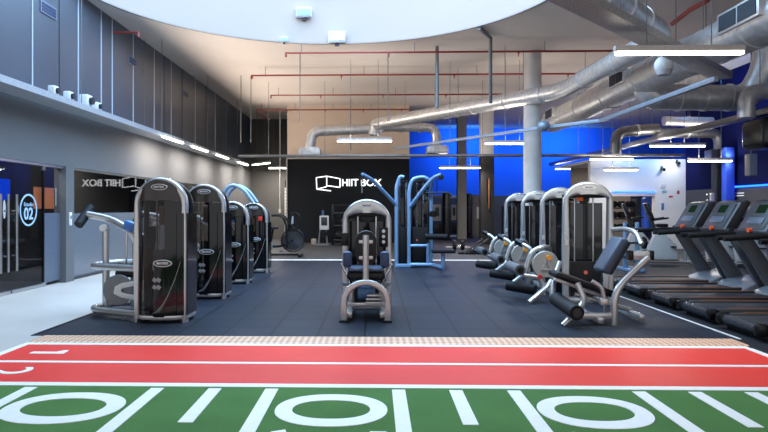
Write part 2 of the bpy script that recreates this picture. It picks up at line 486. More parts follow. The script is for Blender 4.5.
struct(MB().band(ring(SKR + 0.05, 0), ring(SKR - 0.012, 0), 'z', ZC - 0.02, ZC + 0.004, closed=True).build('trim_64', mat('skylight_rim_grey', (150, 140, 132), 0.6)))

# ------------------------------------------------------------ walls
def wall(name, x0, x1, y0, y1, z0, z1, m, label=None): return slab(name, x0, x1, y0, y1, z0, z1, m, label)
YA = 27.5
wy_ = lambda px: wall_y(XL, px)
HD = 2.1            # storefront head height
wall('wall_left', XL - 0.2, XL, Y0, YA, HD, 3.3, GREYWALL)
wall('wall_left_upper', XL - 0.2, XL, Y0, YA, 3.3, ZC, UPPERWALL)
wall('wall_left_pillar', XL - 0.2, XL + 0.02, wy_(65), wy_(73), 0, HD, GREYWALL)
wall('wall_left_rear', XL - 0.2, XL, 19.5, YA, 0, HD, GREYWALL)
wall('wall_alcove', XL - 0.2, -3.2, YA, YA + 0.2, 0, ZC, ALCOVE)
YK = 24.0
XK0, XK1 = -3.46, 1.34
wall('wall_back', XK0, XK1, YK, YK + 0.2, 0, 3.3, BLACKWALL)
wall('wall_back_upper', XK0, XK1, YK - 0.05, YK + 0.2, 3.3, ZC, BEIGE)
wall('wall_back_return', XK0, XK0 + 0.2, YK + 0.2, YA, 0, ZC, ALCOVE)
wall('wall_back_side', XK1 - 0.2, XK1, YK + 0.2, YB, 0, ZC, BLACKWALL)
wall('trim_65', XK0 - 0.03, XK1 + 0.02, YK - 0.08, YK - 0.05, 3.3, 3.42, mat('pale_trim', (196, 190, 182), 0.6))
wall('trim_66', XK0 - 0.05, XK0, YK - 0.06, YK + 0.02, 0, 3.3, mat('pale_trim', (196, 190, 182), 0.6))
wall('wall_far', XK1, XR, YB, YB + 0.2, 2.0, ZC, BLUELIT)
wall('wall_far_lower', XK1, XR, YB, YB + 0.2, 0, 2.0, mat('far_lower_grey', (70, 70, 72), 0.4, 0, 1, 0.1))
wall('wall_right_rear', XR, XR + 0.2, 20.7, YB + 0.2, 0, ZC, BLUELIT)
XW = 10.4           # side wall beyond the treadmills
wall('wall_right', XW, XW + 0.2, Y0, 20.7, 0, 1.95, GREYPANEL)
wall('wall_right_upper', XW, XW + 0.2, Y0, 20.7, 1.95, ZC, NAVYWALL)
# white wall with an opening into the free-weights bay, and the grey wall beside it
YW = 20.7
wx = lambda px: x_at(px, YW)
OX0, OX1 = wx(611), wx(654.5)
wall('wall_white_left', wx(590), OX0, YW, YW + 0.2, 0, 3.0, WHITEWALL)
wall('wall_white_head', OX0, OX1, YW, YW + 0.2, 1.78, 3.0, WHITEWALL)
wall('wall_white_right', OX1, XW + 0.2, YW, YW + 0.2, 0, 3.0, WHITEWALL)
wall('wall_bay', wx(600), wx(668), YW + 3.0, YW + 3.1, 0, 3.0, mat('bay_wall', (150, 140, 130), 0.8))
slab('ceiling_bay', wx(590), wx(670), YW + 0.2, YW + 3.1, 2.9, 3.0, WHITEWALL)
slab('trim_67', OX0, OX1, YW - 0.03, YW, 1.76, 1.86, mat('pale_trim', (196, 190, 182), 0.6))
# panel seams on the upper left wall
SEAM = mat('pale_panel_seam', (190, 196, 204), 0.5)
for i, px in enumerate((32, 59, 78, 101, 112, 133, 154, 164, 171, 182, 195, 206, 215, 224)):
    y = wall_y(XL, px)
    slab('trim_%d' % (70 + i), XL, XL + 0.012, y - 0.012, y + 0.012, 3.3, ZC, SEAM if i in (0, 3, 5) else DARKGREY if i % 2 else SEAM)

# dark studio behind the storefront glass
wall('wall_studio_back', XL - 4.2, XL - 4.0, 6.0, 20.0, 0, 3.0, DARKROOM)
wall('wall_studio_near', XL - 4.0, XL - 0.2, 5.9, 6.0, 0, 3.0, DARKROOM)
wall('wall_studio_partition', XL - 4.0, XL - 0.2, wy_(70), wy_(70) + .1, 0, 3.0, DARKROOM)
wall('wall_reflection', XL - 2.6, XL - 2.5, wy_(70) + .1, 19.9, 0, 3.0, mat('reflection_grey', (120, 118, 116), 0.8))  # added grey wall standing in for the grey reflection in the window
wall('wall_studio_far', XL - 4.0, XL - 0.2, 19.9, 20.0, 0, 3.0, DARKROOM)
slab('ceiling_studio', XL - 4.2, XL - 0.2, 5.9, 20.0, 2.9, 3.0, DARKROOM)
slab('floor_studio', XL - 4.2, XL - 0.13, 5.9, 20.0, 0.0, 0.005, STUDIOFLOOR)

# storefront: fixed pane, two doors, long window
def pane(name, y0, y1, z0=0.03, z1=HD, m=PANE, fw=0.0):
    w = MB().box((XL - 0.1, (y0 + y1) / 2, (z0 + z1) / 2), (0.012, y1 - y0, z1 - z0)).build(name, m, smooth=False)
    return struct(w)
STEEL = mat('brushed_steel', (180, 182, 184), 0.3, 0.9, 40, 0.05)
def glass_door(name, y0, y1, handles):
    d = pane(name, y0, y1, 0.04, HD - 0.03, DOORPANE)
    for hy in handles:
        mb = MB(); mb.tube([(XL - 0.02, hy, 0.36), (XL - 0.02, hy, 1.56)], 0.02)
        for z in (0.6, 1.3): mb.tube([(XL - 0.094, hy, z), (XL - 0.02, hy, z)], 0.012, 8)
        mb.build('door_handle', STEEL, d)
    MB().box((XL - 0.1, (y0 + y1) / 2, 0.03), (0.05, y1 - y0 - 0.02, 0.05)).build('door_rail', STEEL, d)
    return d
wy = lambda px: wall_y(XL - 0.1, px)
wp = lambda px: wall_y(XL - 0.16, px)
glass_door('door_1', 7.0, wy(9.6), (wy_(2.0), wy_(9.6)))
d2 = glass_door('door_2', wy(10.4), wy(42.5), (wy_(18.0),))
pane('window_1', wy(43.5), wy(62.5), m=DOORPANE)
slab('trim_90', XL - 0.14, XL - 0.06, wy(62.5), wy(65), 0, HD, BLACK)
slab('trim_91', XL - 0.12, XL - 0.08, wy(42.6), wy(43.4), 0, HD, BLACK)
slab('trim_93', XL - 0.14, XL - 0.02, 7.0, wy_(65), HD - 0.04, HD, STEEL)
pane('window_2', wy_(73), 15.3)
pane('window_3', 15.34, 19.5)
slab('trim_94', XL - 0.14, XL - 0.04, wy_(73), 19.5, HD - 0.03, HD, mat('pale_trim', (196, 190, 182), 0.6))
slab('trim_95', XL - 0.14, XL - 0.06, wy_(73), 19.5, 0, 0.05, DARKGREY)
# logo ring and numerals stuck on the second door
DECAL = mat('pale_blue_decal', (170, 205, 232), 0.5)
yc, zc = wy(28), 1.33 - (210 - 209) / F * wy(28)
el = lambda a, b: [(yc + a * math.cos(2 * PI * q / 40), zc + b * math.sin(2 * PI * q / 40)) for q in range(40)]
ringo = MB().band(el(0.25, 0.265), el(0.22, 0.235), 'x', XL - 0.092, XL - 0.088, closed=True).build('logo_ring', DECAL, d2)
text('logo_numerals', '02', 0.27, DECAL, d2, (XL - 0.09, yc, zc - 0.07), (PI / 2, 0, PI / 2), 0.002, 0.006)
text('logo_word', 'Estudio', 0.09, DECAL, d2, (XL - 0.09, yc, zc + 0.09), (PI / 2, 0, PI / 2), 0.001, 0.001)
for px, z0, z1 in ((3.5, 1.18, 1.47), (16.3, 1.18, 1.47)):
    y = wy(px)
    MB().prism([(y + 0.035 * math.cos(t), (z0 + z1) / 2 + (z1 - z0) / 2 * math.sin(t)) for t in [2 * PI * q / 20 for q in range(20)]], 'x', XL - 0.09, XL - 0.086).build('pull_decal', WHITE, bpy.data.objects['door_1' if px < 9 else 'door_2'])
# posters behind the glass
p = tag(MB().box((XL - 0.16, (wp(33.5) + wp(54)) / 2, 1.52), (0.006, wp(54) - wp(33.5), 0.37)).build('hanging_poster', mat('orange_poster', (214, 112, 62), 0.6), smooth=False), 'plain orange poster hanging behind the storefront glass door', 'poster')
p = tag(MB().box((XL - 0.16, (wp(55.5) + wp(61)) / 2, 1.55), (0.006, wp(61) - wp(55.5), 0.32)).build('hanging_poster', WHITE, smooth=False), 'narrow white notice with a dark emblem behind the glass', 'poster')
MB().prism([((wp(55.5) + wp(61)) / 2 + a, 1.56 + b) for a, b in ((-.05, -.1), (0, -.05), (.05, -.1), (.03, 0), (.05, .08), (0, .04), (-.05, .08), (-.03, 0))], 'x', XL - 0.155, XL - 0.150).build('emblem', BLACK, p)
# light switch on the pillar
t = thing('wall_switch', (XL + 0.02, wy_(69), 1.15), 'small white switch plate on the narrow grey pillar', 'switch')
MB().box((0.008, 0, 0), (0.016, 0.09, 0.24), bev=0.004).build('plate', WHITE, t)
MB().box((0.02, 0, 0.03), (0.01, 0.04, 0.06), bev=0.003).build('rocker', MIDGREY, t)

# illuminated sign: open cube emblem and lettering
SY = YK - 0.03
sx = lambda px: at(px, YK, 0).x
sz = lambda py: H - (py - HY) / F * YK
sg = thing('wall_sign', (sx(349), YK, sz(183)), 'white lit HIIT BOX lettering and open cube emblem on black wall', 'sign')
def seg(mb, a, b, w=0.018):
    A = Vector((sx(a[0]) - sx(349), -0.05, sz(a[1]) - sz(183))); B = Vector((sx(b[0]) - sx(349), -0.05, sz(b[1]) - sz(183)))
    mb.tube([A, B], w, 6)
e = MB()
for a, b in (((316.3, 177.7), (326.7, 176.2)), ((326.7, 176.2), (340, 178.7)), ((316.3, 177.7), (316.8, 189.2)), ((316.8, 189.2), (326.7, 186.7)), ((326.7, 185.6), (340, 187.4)), ((340, 178.7), (340, 187.4)), ((326.7, 176.2), (326.7, 186.7)), ((316.8, 189.2), (331, 190.8)), ((326, 190.3), (331, 190.8))):
    seg(e, a, b)
e.build('cube_emblem', SIGNLIT, sg)
for wd, x0, x1 in (('HIIT', 342.2, 358.3), ('BOX', 361.2, 381.5)):
    text('lettering', wd, 0.39, SIGNLIT, sg, (sx((x0 + x1) / 2) - sx(349), -0.05, 0), (PI / 2, 0, 0), 0.02, 0.003, width=sx(x1) - sx(x0))
MB().box(((sx(349) - sx(349)), -0.012, 0), (sx(386) - sx(313), 0.02, 1.1)).build('backing_panel', mat('sign_backing', (24, 26, 30), 0.5, spec=0.2), sg)

# ------------------------------------------------------------ columns
def column(name, px, d, r, z1, m, m2=None, zsplit=None, square=False, label=None):
    c = at(px, d, 0)
    mb = MB()
    if square: mb.box((c.x, c.y, z1 / 2), (2 * r, 2 * r, z1), bev=0.01)
    else: mb.cyl((c.x, c.y, 0), (c.x, c.y, z1), r, 32)
    o = struct(mb.build(name, m), label)
    if m2:
        q = MB().box((c.x, c.y, zsplit / 2), (2 * r + 0.03, 2 * r + 0.03, zsplit), bev=0.01).build('column_cladding', m2, o)
    return o
column('column', 532.5, 15.8, 0.225, ZC, COLGREY, label='round grey concrete column')
column('column.001', 486.5, 23.0, 0.23, ZC, COLGREY, mat('dark_cladding', (52, 50, 50), 0.5), 3.38, True, 'square column with dark cladding below')
column('column.002', 461.5, 27.0, 0.20, ZC, mat('column_grey_dark', (156, 152, 146), 0.8), square=True, label='slim grey square column')
column('column.003', 728, 17.6, 0.12, 3.1, mat('blue_column', (40, 80, 210), 0.7), square=True)

column('column.004', 718.5, 18.1, 0.14, 3.1, mat('black_column', (20, 22, 28), 0.5), square=True)

# ------------------------------------------------------------ lights
def area(name, loc, rot, sx_, sy_, power, col=(1, 1, 1), shape='RECTANGLE'):
    l = bpy.data.lights.new(name, 'AREA'); l.shape = shape; l.size = sx_; l.size_y = sy_; l.energy = power; l.color = col
    o = bpy.data.objects.new(name, l); COL.objects.link(o); o.location = loc; o.rotation_euler = rot
    o['kind'] = 'helper'
    return o
sk = area('skylight_daylight', (SKX, SKY, 6.72), (0, 0, 0), 8.9, 8.9, 1500, (0.37, 0.65, 1.0), 'DISK')
sk.data.spread = R(165)
for x, y, z, e in ((4.5, 29.3, 4.9, 120), (9.0, 29.3, 4.9, 120), (8.9, 19.8, 3.6, 40)):
    area('blue_wash', (x, y, z), (R(55) if y > 25 else R(60), 0, 0), 2.5, 0.4, e, (0.06, 0.36, 1.0))
for y, e in ((11.5, 50), (16.5, 30)):
    area('blue_wash_side', (XW - 0.9, y, 5.1), (0, R(-50), 0), 0.3, 3.0, e, (0.06, 0.36, 1.0))
w = bpy.data.worlds.new('World'); scene.world = w; w.use_nodes = True
bg = w.node_tree.nodes['Background']; bg.inputs[0].default_value = (0.95, 0.96, 1.0, 1); bg.inputs[1].default_value = 1.05

# ------------------------------------------------------------ camera
cd = bpy.data.cameras.new('camera'); cam = bpy.data.objects.new('camera', cd); COL.objects.link(cam)
cam.location = (0, 0, H); cam.rotation_euler = (PI / 2, 0, YAW)
cd.sensor_width = 36.0; cd.lens = 36.0 * F / 768; cd.clip_end = 200; cd.clip_start = 0.05
cd.shift_x = (384 - CX) / 768; cd.shift_y = -(216 - HY) / 768
scene.camera = cam
vs = scene.view_settings
scene.display_settings.display_device = 'sRGB'
vs.view_transform = 'Standard'; vs.look = 'None'; vs.exposure = 0.0; vs.gamma = 1.0; vs.use_curve_mapping = False
# ------------------------------------------------------------ overhead services
def wire(mb, x, y, z0, z1=ZC, r=0.006):
    mb.tube([(x, y, z0), (x, y, z1)], r, 6)

# linear lamps ------------------------------------------------
lamps = []
def lamp(px0, px1, py, label, z=3.15, L=1.5, d=None, rz=0.0, centre=None, drop=ZC, ws=0.25, pw=50):
    if centre is None:
        d = d or L * F / (px1 - px0)
        c = pt((px0 + px1) / 2, py, d)
    else: c = Vector(centre)
    t = thing('linear_lamp', c, label, 'lamp', 'linear lamps hung from the ceiling', rz)
    MB().box((0, 0, 0.035), (L, 0.075, 0.07), bev=0.006).build('housing', mat('lamp_housing', (196, 190, 184), 0.45), t)
    MB().box((0, 0, -0.018), (L - 0.02, 0.066, 0.042), bev=0.012).build('diffuser', LAMP, t)
    for s in (-1, 1):
        mb = MB(); mb.tube([(s * L * ws, 0, 0.07), (s * L * ws, 0, drop - c.z)], 0.006, 6); mb.build('hanger_wire', CONDUIT, t)
    lamps.append((c, rz, L, drop, pw))
    return t
lamp(615, 743, 51.5, 'long bright linear lamp crossing in front of the big silver ducts', d=7.15)
lamp(485, 540, 143, 'linear lamp hung in front of the round concrete column', ws=0.13)
lamp(337, 392, 140.5, 'linear lamp hung before the beige wall between the two diffuser boxes')
lamp(650, 705, 145.5, 'linear lamp above the white wall, below the long grey tray', ws=0.12)
lamp(590, 633, 159, 'linear lamp left of the white column top, near blue ceiling', ws=0.2, pw=16, d=18.6, L=1.31)
lamp(688, 732, 160.5, 'linear lamp hanging before the navy wall', pw=5, d=17.4, L=1.25)
lamp(604, 638, 169.5, 'short looking linear lamp low before the white wall gradient', L=1.08, d=19.6, pw=9)
lamp(556, 590, 168.5, 'linear lamp half hidden by the round column, before the blue wall', d=26)
lamp(440, 480, 167.5, 'linear lamp between the two square columns', d=22.2)
for i, (px, d, rz) in enumerate(((173, 15.2, PI / 2), (200, 17.6, PI / 2), (222.5, 20.0, PI / 2), (243, 22.8, PI / 2))):
    L = 1.5
    X = -5.0
    y = wall_y(X, px)
    lamp(0, 0, 0, ['first linear lamp along the wall tray, nearest the glass doors', 'second linear lamp along the wall tray on the long side wall', 'third linear lamp along the wall tray on the long side wall', 'last linear lamp along the wall tray before the dark alcove'][i], centre=(X, y, 3.06), rz=rz, drop=3.12)
lamp(0, 0, 0, 'linear lamp set diagonally in the dark alcove corner', centre=pt(261, 163.6, 25.2), rz=-0.9)
lamp(0, 0, 0, 'linear lamp at the pale edge beside the black sign wall', centre=pt(279, 167.8, 26.6), rz=0.0, L=0.9)

# cable trays -------------------------------------------------
def ladder(name, a, b, w, label, cat='cable tray', hang=(), m=GALV_DULL, h=0.06, rung=0.3, drop=ZC):
    a, b = Vector(a), Vector(b); d = (b - a); L = d.length; rz = math.atan2(d.y, d.x)
    t = thing(name, a, label, cat, None, rz)
    t.rotation_euler = (0, 0, rz)
    for s in (-1, 1): MB().box((L / 2, s * w / 2, 0), (L, 0.02, h)).build('side_rail', m, t)
    n = int(L / rung)
    mb = MB()
    mb.box((L / 2, 0, -h / 2 + .012), (L, w, 0.008))
    mb.build('tray_bed', m, t)
    for u in hang:
        for s in (-1, 1):
            q = MB(); q.tube([(L * u, s * w / 2, h / 2), (L * u, s * w / 2, drop - a.z)], 0.007, 6); q.build('hanger_rod', CONDUIT, t)
    return t
ladder('cable_tray', (-5.32, 4.5, 3.12), (-5.32, 24.5, 3.12), 0.42, 'long pale cable tray running along the side wall above the glass', hang=(0.1, 0.3, 0.5, 0.7, 0.9), m=mat('pale_tray', (186, 190, 196), 0.4, 0.4), h=0.1)
def ttray(name, pts, w, h, m, label, hang=(), cat='cable tray'):
    """closed channel following pts at constant height"""
    pts = [Vector(p) for p in pts]
    t = thing(name, pts[0], label, cat)
    mb = MB()
    rel = [p - pts[0] for p in pts]
    for a, b in zip(rel, rel[1:]):
        d = b - a
        mb.box((a + b) / 2, (d.length + w * 0.3, w, h), rot=(0, 0, math.atan2(d.y, d.x)), bev=0.006)
    mb.build('channel', m, t)
    for p in hang:
        q = MB(); q.tube([Vector((p[0], p[1], pts[0].z + h / 2)) - pts[0], Vector((p[0], p[1], ZC)) - pts[0]], 0.007, 6); q.build('hanger_rod', CONDUIT, t)
    return t
LBLUE = mat('light_steel_rail', (146, 160, 176), 0.4, 0.4, 10, 0.05)
ttray('lighting_rail', [pz(395, 148.5, 3.22), pz(541, 128, 3.22), pz(600, 121, 3.22), pz(716, 79, 3.22)], 0.075, 0.075, LBLUE, 'pale blue-grey rail running under the ducts and bending towards the big lamp',
      hang=[pz(450, 140.7, 3.22), pz(505, 133, 3.22)])
ttray('cable_tray', [(-4.3, 19.4, 3.02), (9.6, 19.4, 3.02)], 0.3, 0.07, GALV_DULL, 'flat grey cable tray running straight across before the sign wall', hang=[(-3.4, 19.4), (-1.6, 19.4), (1.9, 19.4), (3.4, 19.4), (6.4, 19.4), (9.0, 19.4)])
ttray('cable_tray', [(7.95, 10.5, 3.3), (7.75, 27.0, 3.3)], 0.22, 0.12, GALV_DULL, 'long grey tray running away over the treadmills to the blue wall', hang=[(7.9, 13.0), (7.85, 17.5), (7.8, 22.5)])
ttray('cable_tray', [pz(553, -12, 3.50), pz(722, 76, 3.50)], 0.30, 0.10, mat('perforated_tray', (176, 174, 170), 0.5, 0.4, 60, 0.4, 0.5, 40), 'wide perforated grey tray slanting across the upper ceiling by the skylight',
      hang=[pz(575, 0, 3.5), pz(620, 23, 3.5)])

rl = bpy.data.objects['lighting_rail']
MB().ball(pz(543.5, 127, 3.22) - rl.location.copy() + Vector((0, 0, .02)), 0.14, seg=24).build('joint_dome', LBLUE, rl)
# ducts -------------------------------------------------------
def duct_mat():
    """galvanised spiral duct: soft blotches and fine ribs"""
    return GALV
def duct(mb, pts, r, fil=0.5, seams=True, n=8):
    mb.tube(pts, r, 24, fil, n)
    return mb
def collar(t, p, d, r, o0):
    d = Vector(d).normalized(); p = Vector(p) - o0
    MB().cyl(p - d * 0.03, p + d * 0.03, r + 0.018, 24).build('duct_collar', GALV, t)
def rods(t, o0, spots):
    for x, y, z in spots:
        mb = MB(); mb.tube([Vector((x, y, z)) - o0, Vector((x, y, ZC)) - o0], 0.007, 6); mb.build('hanger_rod', CONDUIT, t)
def relpts(pts, o0): return [Vector(p) - o0 for p in pts]

# spiral duct with two branches ending in diffuser boxes
P0, P1, P2, P3 = pz(377, 124, 4.2), pz(562, 91, 4.2), Vector((4.80, 10.3, 4.2)), Vector((2.2, 7.2, 4.2))
o0 = P0.copy()
t = thing('spiral_duct', o0, 'long silver spiral duct rising from the sign wall towards the ceiling lamp', 'duct')
MB().tube(relpts([P0 + Vector((-.10, .1, -.34)), P0 + Vector((-.06, .06, 0)), P1, P2, P3], o0), 0.20, 24, 0.5, 8).build('main_run', GALV, t)
dv = (P1 - P0)
for u in (0.12, 0.28, 0.44, 0.6, 0.76, 0.92): collar(t, P0 + dv * u, dv, 0.2, o0)
for u in (0.3, 0.65): collar(t, P1 + (P2 - P1) * u, P2 - P1, 0.2, o0)
for u in (0.3, 0.5, 0.7): collar(t, P2 + (P3 - P2) * u, P3 - P2, 0.2, o0)
for u in (0.2, 0.52, 0.84): rods(t, o0, [tuple(P0 + dv * u + Vector((0, 0, .2)))])
zb = 3.86
lb = [P0 + Vector((-.10, .1, -.30)), pt(374, 128.5, 20.8), pt(312, 136, 20.6), pt(310, 150, 20.6)]
rb = [P0 + Vector((-.10, .1, -.30)), pt(381, 127, 20.9), pt(436, 129, 20.9), pt(437, 148, 20.9)]
lb[2].z = lb[1].z - 0.12; rb[2].z = rb[1].z - 0.02
MB().tube(relpts(lb, o0), 0.17, 20, 0.35, 7).build('branch_duct', GALV, t)
MB().tube(relpts(rb, o0), 0.15, 20, 0.35, 7).build('branch_duct', GALV, t)
for a, b, us in ((lb[1], lb[2], (.3, .62)), (rb[1], rb[2], (.35, .7))):
    for u in us: collar(t, a + (b - a) * u, b - a, 0.165, o0)
for p in (lb[3], rb[3]):
    q = p - o0
    MB().prism([(-0.36, -.13), (.36, -.13), (.36, .07), (.28, .13), (-.28, .13), (-.36, .07)], 'y', -0.3, 0.3, 0.01).build('diffuser_box', GALV, t, loc=q + Vector((0, 0, -0.06)))

# big duct with grilles along the treadmill side, and its cross branch
Q0, Q1 = Vector((5.42, 18.8, 4.0)), Vector((5.58, 6.2, 4.0))
o0 = Q0.copy()
t = thing('ventilation_duct', o0, 'largest silver round duct with square grilles running towards the viewer', 'duct')
MB().tube(relpts([Q0, Q1], o0), 0.33, 32).build('main_run', GALV, t)
for u in (0.08, 0.22, 0.36, 0.5, 0.64, 0.78, 0.9): collar(t, Q0 + (Q1 - Q0) * u, Q1 - Q0, 0.33, o0)
def grille(t, y, o0, L=0.7):
    x = Q0.x + (Q1.x - Q0.x) * (y - Q0.y) / (Q1.y - Q0.y)
    g = MB().box((0, 0, 0), (0.10, L, 0.30), bev=0.004).build('grille', GALV, t, loc=Vector((x - 0.33, y, 4.1)) - o0)
    for s in (-1, 1): MB().box((-0.055, s * L * 0.235, 0), (0.012, L * 0.42, 0.23)).build('vent_slats', mat('vent_dark', (52, 62, 74), 0.5, 0.2, 80, 0.3), g)
grille(t, 8.85, o0, 1.0); grille(t, 13.1, o0, 0.75); grille(t, 17.9, o0, 0.7)
XJ, YJ = 5.50, 12.6
X0 = Vector((XJ, YJ, 3.82))
MB().tube(relpts([Vector((XJ, YJ, 4.0)), Vector((XJ + .1, YJ, 3.62)), Vector((7.6, YJ, 3.58)), Vector((7.78, YJ - .3, 4.15)), Vector((7.7, YJ - .4, 5.38))], o0), 0.26, 24, 0.6, 10).build('branch_duct', GALV, t)
for x in (6.2, 6.7, 7.2): collar(t, (x, YJ, 3.6), (1, 0, 0), 0.26, o0)
rods(t, o0, [(5.46, 16, 4.3), (5.5, 11.3, 4.3), (5.56, 7.6, 4.3), (5.25, 9.9, 4.2)])

def simple_duct(pts, r, label, fil=0.35, box=None, hang=None, m=GALV):
    o0 = Vector(pts[0])
    t = thing('ventilation_duct', o0, label, 'duct')
    MB().tube(relpts(pts, o0), r, 20, fil, 7).build('main_run', m, t)
    if box:
        MB().box(Vector(box) - o0, (0.62, 0.5, 0.24), bev=0.02).build('diffuser_box', m, t)
    for h in hang or []: rods(t, o0, [h])
    for a, b in zip(pts, pts[1:]):
        a, b = Vector(a), Vector(b)
        if (b - a).length > 1.0: collar(t, a + (b - a) * .5, b - a, r, o0)
    return t
simple_duct([pt(790, 91, 11.6), pt(747, 92, 11.6), pt(746, 118, 11.6)], 0.15, 'small silver elbow duct turning down over the treadmills', hang=[tuple(pt(760, 84, 11.6))])
simple_duct([pt(658, 129, 17.0), pt(616, 132, 17.0), pt(616, 154, 17.0)], 0.15, 'small dull duct elbow over the white wall lamps', m=GALV_DULL, hang=[tuple(pt(640, 127, 17.0))])
simple_duct([pt(655, 133, 18.5), pt(719, 133, 18.5), pt(719, 152, 18.5)], 0.15, 'small duct ending in a diffuser box before the navy wall', box=pt(719, 154, 18.5), m=GALV_DULL, hang=[tuple(pt(690, 130, 18.5))])
simple_duct([pt(664, 121, 17.8), pt(712, 122, 17.8)], 0.14, 'short silver duct length under the big cross duct', hang=[tuple(pt(688, 117, 17.8))])

# red sprinkler pipes ----------------------------------------
def pipe(name, pts, r, m, label, cat, drops=(), fil=0.0):
    o0 = Vector(pts[0])
    t = thing(name, o0, label, cat)
    MB().tube(relpts(pts, o0), r, 10, fil, 5).build('pipe_run', m, t)
    for p in drops:
        q = MB(); q.tube([Vector(p) - o0, Vector((p[0], p[1], ZC)) - o0], 0.008, 6); q.build('pipe_hanger', CONDUIT, t)
    return t
ZP = 5.15
for px0, px1, py, lab in ((286, 800, 53, 'red sprinkler pipe, the highest one, just below the skylight rim'), (252, 700, 75.5, 'red sprinkler pipe, second below the skylight rim'), (271, 520, 95.3, 'red sprinkler pipe, third below the skylight rim'), (257, 409, 110.0, 'red sprinkler pipe, lowest one along the beige wall')):
    a = pz(px0, py, ZP); x1 = pz(px1, py, ZP).x
    pts = [a + Vector((0, 0, -.1)), a, Vector((x1, a.y, ZP))]
    t = pipe('sprinkler_pipe', pts, 0.03, REDPIPE, lab, 'pipe', drops=[(a.x + (x1 - a.x) * u, a.y, ZP) for u in (.03, .25, .5, .75)])
    for u in (.2, .45, .7, .95):
        p = Vector((a.x + (x1 - a.x) * u, a.y, ZP)) - (a + Vector((0, 0, -.1)))
        MB().lathe([(0.012, -0.12), (0.012, -0.05), (0.03, -0.045), (0.03, -0.02), (.012, -.02), (0.012, 0)], p, seg=8).build('sprinkler_head', REDPIPE, t)
pipe('sprinkler_pipe', [pz(672, 24, 4.95), pz(690, 10, 4.95), pz(708, 0, 4.95)], 0.045, REDPIPE, 'thick red pipe joint slanting up between the two upper ducts', 'pipe')
pipe('sprinkler_pipe', [(XL, 12.9, 5.1), (-5.05, 12.9, 5.1), (-5.05, 12.9, 5.0)], 0.03, REDPIPE, 'short red pipe stub sticking out of the dark panel wall', 'pipe')
pipe('sprinkler_pipe', [pz(258, 112, 5.1), pz(268, 119.5, 5.1)], 0.025, REDPIPE, 'short red pipe slanting at the alcove corner', 'pipe')
# grey conduits
for px, py0, d, y1, lab in ((437, 50, 15.2, 108, 'vertical grey conduit dropping from ceiling past the spiral duct'),):
    a = at(px, d, ZC - 0.02); a2 = pt(px, y1, d)
    pipe('hanging_conduit', [a, a2], 0.045, CONDUIT, lab, 'conduit')
pipe('hanging_conduit', [pz(479, 28, 5.36), pz(490.5, 38, 5.34), pt(490.5, 103, 14.95)], 0.045, CONDUIT, 'grey conduit bent at the skylight rim and dropping behind the spiral duct', 'conduit')
pipe('hanging_conduit', [(-0.9, 22.5, 5.39), (-0.9, 22.5, 3.5)], 0.018, CONDUIT, 'thin grey conduit dropping down before the beige wall', 'conduit')
for i, px in enumerate((241, 251, 300, 388)):
    d = 18.6 if px < 290 else 16.0
    a = at(px, d, ZC)
    pipe('hanging_conduit', [a, at(px, d, 3.6 if px > 260 else 3.35)], 0.012, CONDUIT, ['thin hanging wire nearest the long side wall corner', 'thin hanging wire before the dark alcove', 'thin hanging wire over the black sign wall edge', 'thin hanging wire over the end of the spiral duct'][i], 'wire')

# white hanging speakers
for px, py, d, lab in ((664, 65, 10.2, 'round white speaker hanging under the bright long lamp, beside the grille'), (706, 59, 11.4, 'round white speaker hanging behind the bright long lamp near the tray end')):
    c = pt(px, py, d)
    t = thing('hanging_speaker', c, lab, 'speaker')
    MB().ball((0, 0, 0), 0.155, seg=24).build('shell', WHITE, t)
    MB().lathe([(0.1, -0.17), (0.13, -0.1), (0.13, -.06), (0.05, -.06)], (0, 0, 0), seg=20).build('speaker_grille', mat('pale_grille', (180, 180, 182), 0.6), t)
    q = MB(); q.tube([(0, 0, .15), (0, 0, (3.985 if px < 700 else ZC) - c.z)], 0.008, 6); q.build('hanger_wire', CONDUIT, t)
# black air unit and pale box at the far side
c = pt(772, 134, 12.6)
t = thing('hanging_air_unit', c, 'black rounded air handling unit over the treadmills, cut by picture edge', 'air unit')
MB().box((0, 0, 0), (0.85, 0.8, 0.62), bev=0.12, seg=4).build('casing', mat('black_casing', (36, 37, 40), 0.25, 0.2), t)
for s in (0.1, .4):
    q = MB(); q.tube([(s, 0, .31), (s, 0, ZC - c.z)], 0.01, 6); q.build('hanger_rod', CONDUIT, t)
c = pt(751, 165, 14.0)
t = thing('hanging_loudspeaker', c, 'pale grey box loudspeaker hanging under the black air unit', 'speaker')
MB().box((0, 0, 0), (0.18, 0.2, 0.5), bev=0.02).build('cabinet', mat('pale_speaker', (150, 152, 158), 0.5), t)
q = MB(); q.tube([(0, 0, .25), (0, 0, ZC - c.z)], 0.01, 6); q.build('hanger_rod', CONDUIT, t)
# blue LED strip on the grey wall
t = tag(MB().box((XW - 0.02, (wall_y(XW, 732) + 11) / 2, 1.97), (0.04, wall_y(XW, 732) - 11, 0.045)).build('mounted_light_strip', LEDBLUE, smooth=False), 'glowing blue strip along the top of the grey panel wall', 'light strip')
t = tag(MB().box(((OX0 + OX1) / 2, YW - 0.05, 1.9), (OX1 - OX0, 0.03, 0.04)).build('mounted_light_strip', LEDBLUE, smooth=False), 'glowing blue strip over the free-weights opening', 'light strip')

